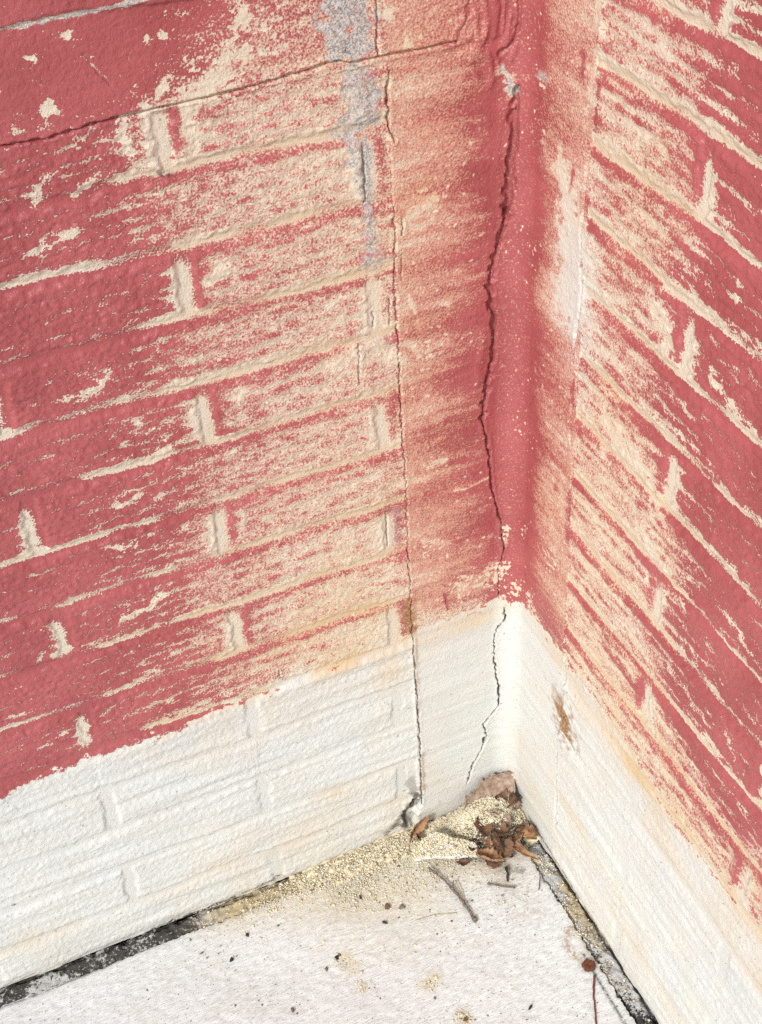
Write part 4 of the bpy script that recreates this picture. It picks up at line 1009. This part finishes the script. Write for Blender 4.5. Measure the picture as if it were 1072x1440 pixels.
SCR = [(-0.086, -0.070, 0.020), (-0.066, -0.074, 0.018), (-0.056, -0.072, 0.024), (-0.030, -0.050, 0.026), (-0.024, -0.066, 0.018), (-0.060, -0.088, 0.007), (-0.100, -0.076, 0.006), (-0.045, -0.040, 0.033), (-0.135, -0.022, 0.010), (-0.030, -0.078, 0.012), (-0.072, -0.090, 0.006), (-0.012, -0.040, 0.024), (-0.044, -0.092, 0.006)]
SCL = ['thumbnail-sized torn leaf scrap at the right end of the white paint flake', 'brown leaf scrap in front of the curled leaf in the middle of the heap', 'upright dark leaf scrap just right of the middle of the heap', 'leaf scrap on the crumbs below the looped dark leaf', 'leaf scrap touching the foot of the right wall high on the heap', 'lowest brown leaf scrap, on the slab in front of the heap', 'leaf scrap sticking out from under the white paint flake', 'highest leaf scrap, on the crest of the crumbs under the dusty leaf', 'dark leaf scrap lying in the broken foot of the vertical joint', 'leaf scrap beside the base of the narrow orange leaf', 'flat leaf scrap on the slab near the upper end of the longer twig', 'leaf scrap in the very corner behind the heap crest', 'leaf scrap on the slab between the narrow leaf and the short twig']
for i, p in enumerate(SCR):
    leaf(SCL[i], p, R3.uniform(0.012, 0.022), R3.uniform(0.008, 0.015), (R3.uniform(-60, 60), R3.uniform(-40, 40), R3.uniform(0, 360)), R3.uniform(0.6, 2.2), R3.uniform(0.6, 2.0), (MAT_LEAF, MAT_LEAF2, MAT_LEAF, MAT_LEAF3)[i % 4], 0.3, 100 + i, 'torn leaf scraps in the heap')


# the flake of white paint lying over the front of the heap
def flake():
    nu, nw = 30, 12
    r = np.random.default_rng(5)
    a = np.array((-0.1560, -0.0480)); b = np.array((-0.083, -0.0740))
    d = (b - a); L = np.linalg.norm(d); d /= L; nrm_ = np.array((-d[1], d[0]))
    pts = np.zeros((nu, nw, 3)); je = np.cumsum(r.standard_normal(nu)) * 0.0006
    for i in range(nu):
        u = i / (nu - 1)
        dep = 0.027 * math.sin(math.pi * min(1, 0.05 + 0.93 * u)) ** 0.8 * (1 + 0.25 * math.sin(7 * u))
        for j in range(nw):
            w = j / (nw - 1)
            p = a + d * L * u + nrm_ * (dep * w + je[i] * (1 - w) - 0.004 * math.sin(math.pi * u))
            z = 0.0085 + 0.0035 * math.sin(3.1 * u) + 0.012 * w + 0.0035 * math.sin(2.4 * u + 0.4) + 0.0012 * math.sin(9 * u + 4 * w) - 0.001 * (1 - w) ** 3
            pts[i, j] = (p[0], p[1], z)
    vid = np.arange(nu * nw).reshape(nu, nw)
    q = np.stack([vid[:-1, :-1], vid[1:, :-1], vid[1:, 1:], vid[:-1, 1:]], -1).reshape(-1, 4)
    o = mesh_np('paint_flake', pts.reshape(-1, 3), q, MAT_CHIP, None, True)
    so = o.modifiers.new('thickness', 'SOLIDIFY'); so.thickness = 0.0036; so.offset = 0
    tag(o, 'broad flake of white paint under sawdust at the front of the heap', 'paint flake')
    # sawdust lying on it
    m = 2800
    uu = R3.uniform(0, 1, m); ww = R3.uniform(0.06, 1, m) ** 0.9
    i = (uu * (nu - 1)).astype(int); j = (ww * (nw - 1)).astype(int)
    p = pts[i, j] + np.c_[R3.normal(0, 0.001, (m, 2)), R3.uniform(0.0016, 0.0034, m)]
    tag(grains('sawdust_crumbs', p, R3.gamma(6, 1, m) / 6 * 0.00105, yellow(m, R3), heap, seed=41), kind='stuff')


flake()

# twigs
tp = dense([(-0.1446,-0.0629, 0.006), (-0.1340,-0.0876, 0.004), (-0.1284,-0.1141, 0.0035), (-0.1262,-0.1351, 0.003), (-0.1252,-0.1542, 0.003)], 22, 0.0004, 2)
rr = [0.0017 + 0.0006 * (i % 6 == 2) + 0.0009 * (i > 19) - 0.0004 * (i < 8) for i in range(22)]
tw = tube('twig', tp, rr, MAT_TWIG, None, 8, 0.12, 4)
tag(tw, 'longer knobbly grey brown twig lying diagonally on the slab', 'twig', 'twigs on the slab')
tube('side_shoot', dense([tp[8], tp[8] + np.array((0.006, 0.007, 0.004))], 4), [0.0010, 0.0009, 0.0007, 0.0005], MAT_TWIG, tw, 6)
tube('side_shoot', dense([tp[14], tp[14] + np.array((0.006, 0.002, 0.003))], 4), [0.0009, 0.0008, 0.0006, 0.0004], MAT_TWIG, tw, 6)
t2 = tube('twig', dense([(-0.0880,-0.1129, 0.002), (-0.0752,-0.1224, 0.002), (-0.0602,-0.1329, 0.002)], 10, 0.0003, 6), [0.0016] * 2 + [0.0012] * 7 + [0.0015], MAT_TWIG, None, 7, 0.1, 7)
tag(t2, 'short straight brown twig below the heap of leaves', 'twig', 'twigs on the slab')
tag(tube('straw', dense([(-0.1224,-0.0920, 0.004), (-0.1227,-0.1123, 0.003), (-0.1256,-0.1299, 0.001)], 9, 0.0002, 3), [0.0007] * 9, MAT_STEM, None, 5), 'thin yellow straw lying beside the longer twig', 'straw')
tag(tube('straw', dense([(-0.1888,-0.1209, 0.001), (-0.1650,-0.1245, 0.001), (-0.1396,-0.1332, 0.001)], 9, 0.0002, 8), [0.0004] * 9, MAT_STEM, None, 5), 'hair-thin pale straw lying left of the longer twig tip', 'straw')
tag(tube('leaf_stalk', dense([(-0.0212,-0.1193, 0.006), (-0.0254,-0.1323, 0.002), (-0.0353,-0.1470, 0.001)], 9, 0.0001, 9), [0.0006] * 9, MAT_LEAF, None, 5), 'thin bent brown stalk below the narrow orange leaf', 'stalk')
tag(tube('leaf_stalk', dense([(-0.0569,-0.1023, 0.004), (-0.0602,-0.1123, 0.003), (-0.0640,-0.1197, 0.001)], 7, 0.0003, 19), [0.0018, .002, .0017, .0015, .0016, .0013, .001], MAT_DARK, None, 6, .2), 'stubby black stalk hanging from the front of the heap', 'stalk')


def lump(name, label, cat, px, rad, mat, squash=0.6, seed=0, group=None, parent=None):
    import bmesh
    bm = bmesh.new(); bmesh.ops.create_icosphere(bm, subdivisions=3, radius=1.0)
    r = np.random.default_rng(seed); k = r.standard_normal((5, 3)) * 2.2; ph_ = r.uniform(0, 6, 5)
    for v in bm.verts:
        c = np.array(v.co); f = 1 + 0.10 * sum(math.sin(k[i] @ c + ph_[i]) for i in range(5))
        v.co = Vector((c[0] * f * rad[0], c[1] * f * rad[1], c[2] * f * squash * rad[0]))
    for f in bm.faces: f.smooth = True
    me = bpy.data.meshes.new(name); bm.to_mesh(me); bm.free(); me.materials.append(mat)
    o = bpy.data.objects.new(name, me); COL.objects.link(o)
    o.location = (*px, squash * rad[0] * 0.55)
    o.rotation_euler.z = r.uniform(0, 3)
    if parent: o.parent = parent
    elif label: tag(o, label, cat, group)
    return o


pod = tag(empty('seed_pod', (-0.0335,-0.2638, 0)), 'round rust brown pod with a long thin dark red stalk near the right joint', 'pod')
def pod_head():
    import bmesh
    bm = bmesh.new(); bmesh.ops.create_uvsphere(bm, u_segments=36, v_segments=20, radius=1.0)
    r = np.random.default_rng(31)
    for v in bm.verts:
        c = np.array(v.co); rad = math.hypot(c[0], c[1]); a = math.atan2(c[1], c[0])
        f = 1 + 0.06 * math.sin(5 * a + 1) + 0.04 * math.sin(11 * a) + 0.03 * r.standard_normal()
        z = c[2] * 0.0042
        if c[2] > 0: z -= 0.0030 * math.exp(-(rad / 0.5) ** 2)           # dimpled top
        v.co = Vector((c[0] * 0.0079 * f, c[1] * 0.0079 * f, z + 0.0034))
    for f in bm.faces: f.smooth = True
    me = bpy.data.meshes.new('head'); bm.to_mesh(me); bm.free(); me.materials.append(MAT_POD)
    o = bpy.data.objects.new('head', me); COL.objects.link(o); o.parent = pod
pod_head()
px0 = np.array((-0.0335,-0.2638, 0))
tube('stalk', dense([np.array((-0.0341,-0.2777, 0.003)) - px0, np.array((-0.0445,-0.2938, 0.0014)) - px0, np.array((-0.0542,-0.3137, 0.0012)) - px0, np.array((-0.0712,-0.3457, 0.0012)) - px0], 18, 0.0002, 4), [0.0013] * 6 + [0.0010] * 12, MAT_STALK, pod, 6, 0.12)
tube('barb', dense([np.array((-0.0233,-0.2625, 0.004)) - px0, np.array((-0.0165,-0.2574, 0.006)) - px0], 3), [0.0012, 0.0011, 0.0006], MAT_POD, pod, 6)

CR = [('lump of brown soil on the slab left of the longer twig', (-0.2126,-0.0898), (0.0040, 0.0034), MAT_BROWN), ('black crumb below the lump of brown soil', (-0.2245,-0.1084), (0.0036, 0.0018), MAT_DARK),
      ('small black crumb on the sand left of the lump of brown soil', (-0.2368,-0.0627), (0.0030, 0.0013), MAT_DARK), ('tan chip standing at the foot of the left wall', (-0.2722,0.0071), (0.0028, 0.0046), MAT_STEM),
      ('tan chip lying on the drift of sawdust by the left wall', (-0.2936,-0.0014), (0.0042, 0.0020), MAT_STEM), ('black crumb at the end of the lower yellow sand patch', (-0.2943,-0.1276), (0.0026, 0.0022), MAT_DARK),
      ('dark flat crumb on bare slab in front of the left wall', (-0.4083,-0.0771), (0.0030, 0.0018), MAT_DARK), ('black crumb at the edge of the left drift of sawdust', (-0.3803,-0.0532), (0.0024, 0.0018), MAT_DARK),
      ('grey crumb at the lower left of the slab', (-0.3657,-0.1688), (0.0030, 0.0020), MAT_TWIG), ('dark crumb left of the rust brown pod', (-0.1190,-0.2804), (0.0032, 0.0014), MAT_DARK), ('brown crumb at the bottom edge below the twigs', (-0.1921,-0.2627), (0.0030, 0.0026), MAT_BROWN),
      ('grey pebble on the slab right of the lump of brown soil', (-0.1962,-0.0976), (0.0036, 0.0020), MAT_TWIG)]
for i, (lb, p, rd_, mt) in enumerate(CR):
    lump('crumb', lb, 'crumb', p, rd_, mt, 0.6, 50 + i, 'crumbs on the slab')
